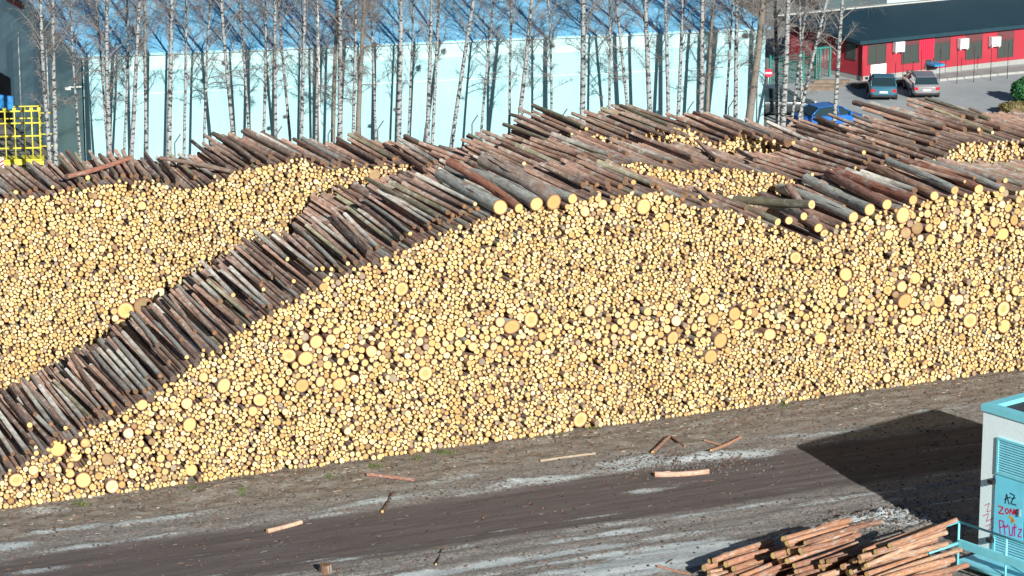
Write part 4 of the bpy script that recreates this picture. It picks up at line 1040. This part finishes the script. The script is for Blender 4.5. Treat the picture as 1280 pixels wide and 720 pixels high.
# loading platform with rails before the doors
K=gp(1199,652,1.75); E1_=gp(1163,664,1.75)
ku=(K-P0).dot(d1); kw=(K-P0).dot(d2); eu=(E1_-P0).dot(d1); ew=(E1_-P0).dot(d2); print('rail',ku,kw,eu,ew)
pf=thing('railing','pale blue tubular railing round the platform before the graffitied doors','railing',(P0.x,P0.y,0),BT)
b=MB(); T3=1.75
b.tube([(eu,ew*s_,T3),(ku,kw*s_,T3)],.042,8); b.tube([(ku,kw*s_,T3),(9,kw*s_,T3)],.042,8); b.build('top_rail',M['cyan'],pf)
for (u_,w_) in ((ku,kw),(eu,ew),(ku+2.1,kw),(ku+4.3,kw),(ku+6.4,kw)): b=MB(); b.tube([(u_,w_*s_,-.05),(u_,w_*s_,T3)],.04,8); b.build('post',M['cyan'],pf)
b=MB(); bb(b,ku+.06,9,kw-.05,kw+.05,.86,1.14); bb(b,eu,ku,kw-.001,kw+.04,.9,1.1) if abs(ew-kw)<.3 else b.tube([(eu,ew*s_,1.0),(ku,kw*s_,1.0)],.06,8); b.build('lower_rail',M['cyan'],pf)
b=MB(); bb(b,ku,9,kw+.02,-.01,.25,.42); o=b.build('deck',M['slat'],pf)
b=MB(); b.tube([(ku+.5,kw*s_-.3*s_,.45),(ku+3.5,kw*s_-.3*s_,.45)],.05,8); b.build('kick_rail',M['cyan'],pf)

# ------------------------------------------------------------------ heap of peeled logs in the near corner
M['peeled']=bark_mat('peeled_log',None,1)
PV=[]
for me_,ce_ in VAR[:4]:
    m2=me_.copy(); m2.materials.clear(); m2.materials.append(M['peeled']); m2.materials.append(M['end']); PV.append((m2,ce_))
a_=gp(1070,716,.6); b_=gp(1182,671,.8); pd=(b_-a_); pd.z=0; print('peeled',pd.length,math.degrees(math.atan2(pd.y,pd.x))); pd.normalize(); pn=Vector((-pd.y,pd.x,0))
O_=gp(1040,712)
PH={}
def plog(cx,cy,ang,L,r,base=0):
    """cx along pd, cy across; returns ends resting on what lies below"""
    dx,dy=cos(ang),sin(ang); best=[]
    N=26; cells=[]
    for i in range(N+1):
        t=i/N-.5
        for q in (-.8,-.4,0,.4,.8):
            x=cx+dx*L*t-dy*q*r; y=cy+dy*L*t+dx*q*r; k=(round(x/.08),round(y/.08)); cells.append((t+.5,q,k)); best.append((PH.get(k,0)-r*(1-math.sqrt(1-q*q)),t+.5))
    m1=max(x for x in best if x[1]<.5); m2=max(x for x in best if x[1]>=.5); sl=max(-.12,min(.12,(m2[0]-m1[0])/max(.3,m2[1]-m1[1]))); a=m1[0]-sl*m1[1]; a+=max(0,max(h-(a+sl*t) for h,t in best))
    for t,q,k in cells: PH[k]=max(PH.get(k,0),a+sl*t+r+r*math.sqrt(1-q*q))
    f=O_+pd*(cx-dx*L/2)+pn*(cy-dy*L/2); bk=O_+pd*(cx+dx*L/2)+pn*(cy+dy*L/2); f.z=a+r-.01; bk.z=a+sl+r-.01
    return f,bk
Q=random.Random(21)
def loc(P): d=P-O_; return d.dot(pd),d.dot(pn)
made=[]
for cpx,cpy,n_,spx,spy,La,aa in ((945,722,26,.35,.9,3.0,.02),(1030,724,30,.4,1.0,3.3,.0),(1085,732,30,.4,1.2,3.5,0),(1118,740,34,.3,1.3,3.6,-.03)):
    cx,cy=loc(gp(cpx,cpy))
    for k in range(n_):
        best=min(((PH.get((round((cx+x)/.08),round((cy+y)/.08)),0),x,y) for x,y in ((Q.gauss(0,spx*.6),Q.uniform(-spy,spy)) for _ in range(5))))
        if best[0]>(.16 if cpx<1100 else .36): continue
        L=La*Q.uniform(.85,1.08); r=Q.uniform(.08,.12)
        f,bk=plog(cx+best[1],cy+best[2],aa+Q.gauss(0,.05),L,r)
        made.append((f,bk,r))
made.sort(key=lambda q:pix(*q[0])[0])
for i,(f,bk,r) in enumerate(made):
    k=Q.uniform(.8,1.15); c=[(.38,.21,.13),(.31,.165,.11),(.42,.27,.18),(.24,.135,.095)][Q.randint(0,3)]
    make_log(f,bk,r,(c[0]*k,c[1]*k,c[2]*k,1),'orange-brown peeled log in the near heap by the railing, %s by its left end'%ordn(i+1),'peeled logs in the near heap',var=Q.choice(PV),world=True,R=Q)
# single logs and sticks lying on the yard
for i,(xa_,ya_,xb_,yb_,r,c,lab) in enumerate(((818,596,886,592,.11,(.50,.33,.25),'peeled pinkish log lying alone along the edge of the dark track'),
    (816,569,837,549,.07,(.25,.15,.11),'brown stick forming the left arm of a V below the pile'),(838,548,856,561,.055,(.22,.13,.10),'brown stick forming the right arm of a V below the pile'),
    (889,571,926,550,.06,(.34,.19,.13),'reddish stick crossing another at the foot of the pile'),(881,554,905,561,.05,(.34,.2,.14),'short reddish stick under the crossing one'),
    (675,579,744,570,.05,(.34,.29,.22),'long thin pale branch lying parallel to the pile foot'),(459,597,518,602,.07,(.27,.14,.11),'reddish-brown stick lying on pale mud left of centre'),
    (478,641,491,620,.06,(.09,.06,.05),'short dark stick lying across the edge of the track'),(334,666,377,655,.08,(.52,.36,.27),'peeled pinkish log on the dark track at lower left'),
    (822,711,862,719,.05,(.30,.17,.13),'thin reddish stick on the pale mud left of the heap'),(545,708,553,688,.035,(.06,.045,.04),'thin dark twig on the track near the bottom edge'),
    (1000,676,1040,664,.05,(.12,.09,.07),'dark branch on the rubble behind the near heap'),(1046,668,1096,640+18,.04,(.09,.07,.06),'thin dark branch arching over the rubble mound'))):
    f=gp(xa_,ya_); bk=gp(xb_,yb_); f.z=yard_h(f.x,f.y)+r*.9; bk.z=yard_h(bk.x,bk.y)+r*.9
    make_log(f,bk,r,(*c,1),lab,'loose sticks and logs on the yard',name='stick' if r<.1 else 'log',cat='stick' if r<.1 else 'log',var=PV[i%4],world=True,R=Q)
st_=MB(); 
pr=[(.2*cos(a)*(1+.15*sin(3*a)),.2*sin(a)*(1+.15*sin(3*a))) for a in [2*PI*i/14 for i in range(14)]]
st_.add([(x*1.15,y*1.15,-.05) for x,y in pr]+[(x,y,.26) for x,y in pr],[(i,(i+1)%14,14+(i+1)%14,14+i) for i in range(14)],0,True); st_.add([(x,y,.26) for x,y in pr],[tuple(range(14))],1)
P=gp(407,716); o=st_.build('log_stump',[M['peeled'],plain('stump_wood',(.20,.12,.06),.9,var=.4,scale=6)],None,(P.x,P.y,yard_h(P.x,P.y))); o.color=(.15,.09,.06,1); tag(o,'short brown stump end standing on the track at the bottom edge','stump')

# bark chips, stones and tufts
Q=random.Random(31)
def chips(name,lab,n_,pick,mats,sz,flat=.25,kind='stuff'):
    b=MB()
    for k in range(n_):
        P,a,L,w_,h_,mi=pick(); z=yard_h(P.x,P.y)
        c,s=cos(a),sin(a); t=Q.uniform(-.2,.2)
        pts=[(-L,-w_),(L,-w_*.5),(L*.9,w_),(-L*.8,w_*.8)]
        vs=[(P.x+x*c-y*s,P.y+x*s+y*c,z-.01) for x,y in pts]+[(P.x+(x*c-y*s)*.85,P.y+(x*s+y*c)*.85,z+h_*(1+t*(x/L))) for x,y in pts]
        b.add(vs,[(4,5,6,7),(0,1,5,4),(1,2,6,5),(2,3,7,6),(3,0,4,7)],mi)
    o=b.build(name,mats,None); tag(o,lab,'litter',kind=kind); return o
cm=[plain('chip_brown',(.16,.09,.06),.9,var=.3),plain('chip_pale',(.40,.33,.24),.9,var=.2),plain('chip_dark',(.06,.045,.04),.9,var=.3),plain('chip_grey',(.16,.155,.145),.9,var=.2)]
def pk():
    q=Q.random(); u=Q.uniform(-3,46); v=abs(Q.gauss(0,1.9))+.05 if q<.75 else Q.uniform(0,17)
    P=wp(u,-v); a=Q.gauss(TH,.7); return P,a,Q.uniform(.02,.11)*(2.5 if Q.random()<.05 else 1),Q.uniform(.008,.022),Q.uniform(.008,.02),Q.choices((0,1,2,3),(4,1.0,3,2) if q<.75 else (4,0,4,2))[0]
chips('bark_litter','bark chips and wood splinters strewn over the ground along the pile foot',6500,pk,cm,.1)
def pkr():
    q=Q.random(); 
    if q<.35: c=gp(Q.gauss(1105,45),Q.gauss(655,10))
    elif q<.55: c=gp(Q.gauss(830,50),Q.gauss(580,7))
    else: c=wp(Q.uniform(-3,46),-Q.uniform(2.5,17))
    return c,Q.uniform(0,6.3),Q.uniform(.015,.055),Q.uniform(.015,.045),Q.uniform(.01,.05),Q.choices((3,0,2),(6,1,1) if q<.55 else (0,2,2))[0]
chips('rubble','grey clods and stones scattered over the yard and the mounds',2600,pkr,cm,.1)
b=MB()
for x,y,s,n_ in ((303,617,.5,90),(555,569,.9,160),(740,535,.8,130),(470,585,.6,110),(412,599,.35,60),(700,545,.6,60),(980,508,.5,60),(100,632,.9,120),(520,575,.5,80),(240,613,.5,50)):
    for k in range(n_):
        P=gp(x+Q.gauss(0,8*s),y+Q.gauss(0,2.2)); z=yard_h(P.x,P.y)-.01; a=Q.uniform(0,6.3); h=Q.uniform(.05,.16); w_=.012; e=Vector((cos(a),sin(a),0))
        b.add([P+e*w_+Vector((0,0,z)),P-e*w_+Vector((0,0,z)),P+Vector((cos(a+1)*h*.5,sin(a+1)*h*.5,z+h))],[(0,1,2)])
tag(b.build('grass',plain('grass_green',(.12,.17,.05),.8,var=.3)),'small green grass tufts at the foot of the front pile','grass',kind='stuff')
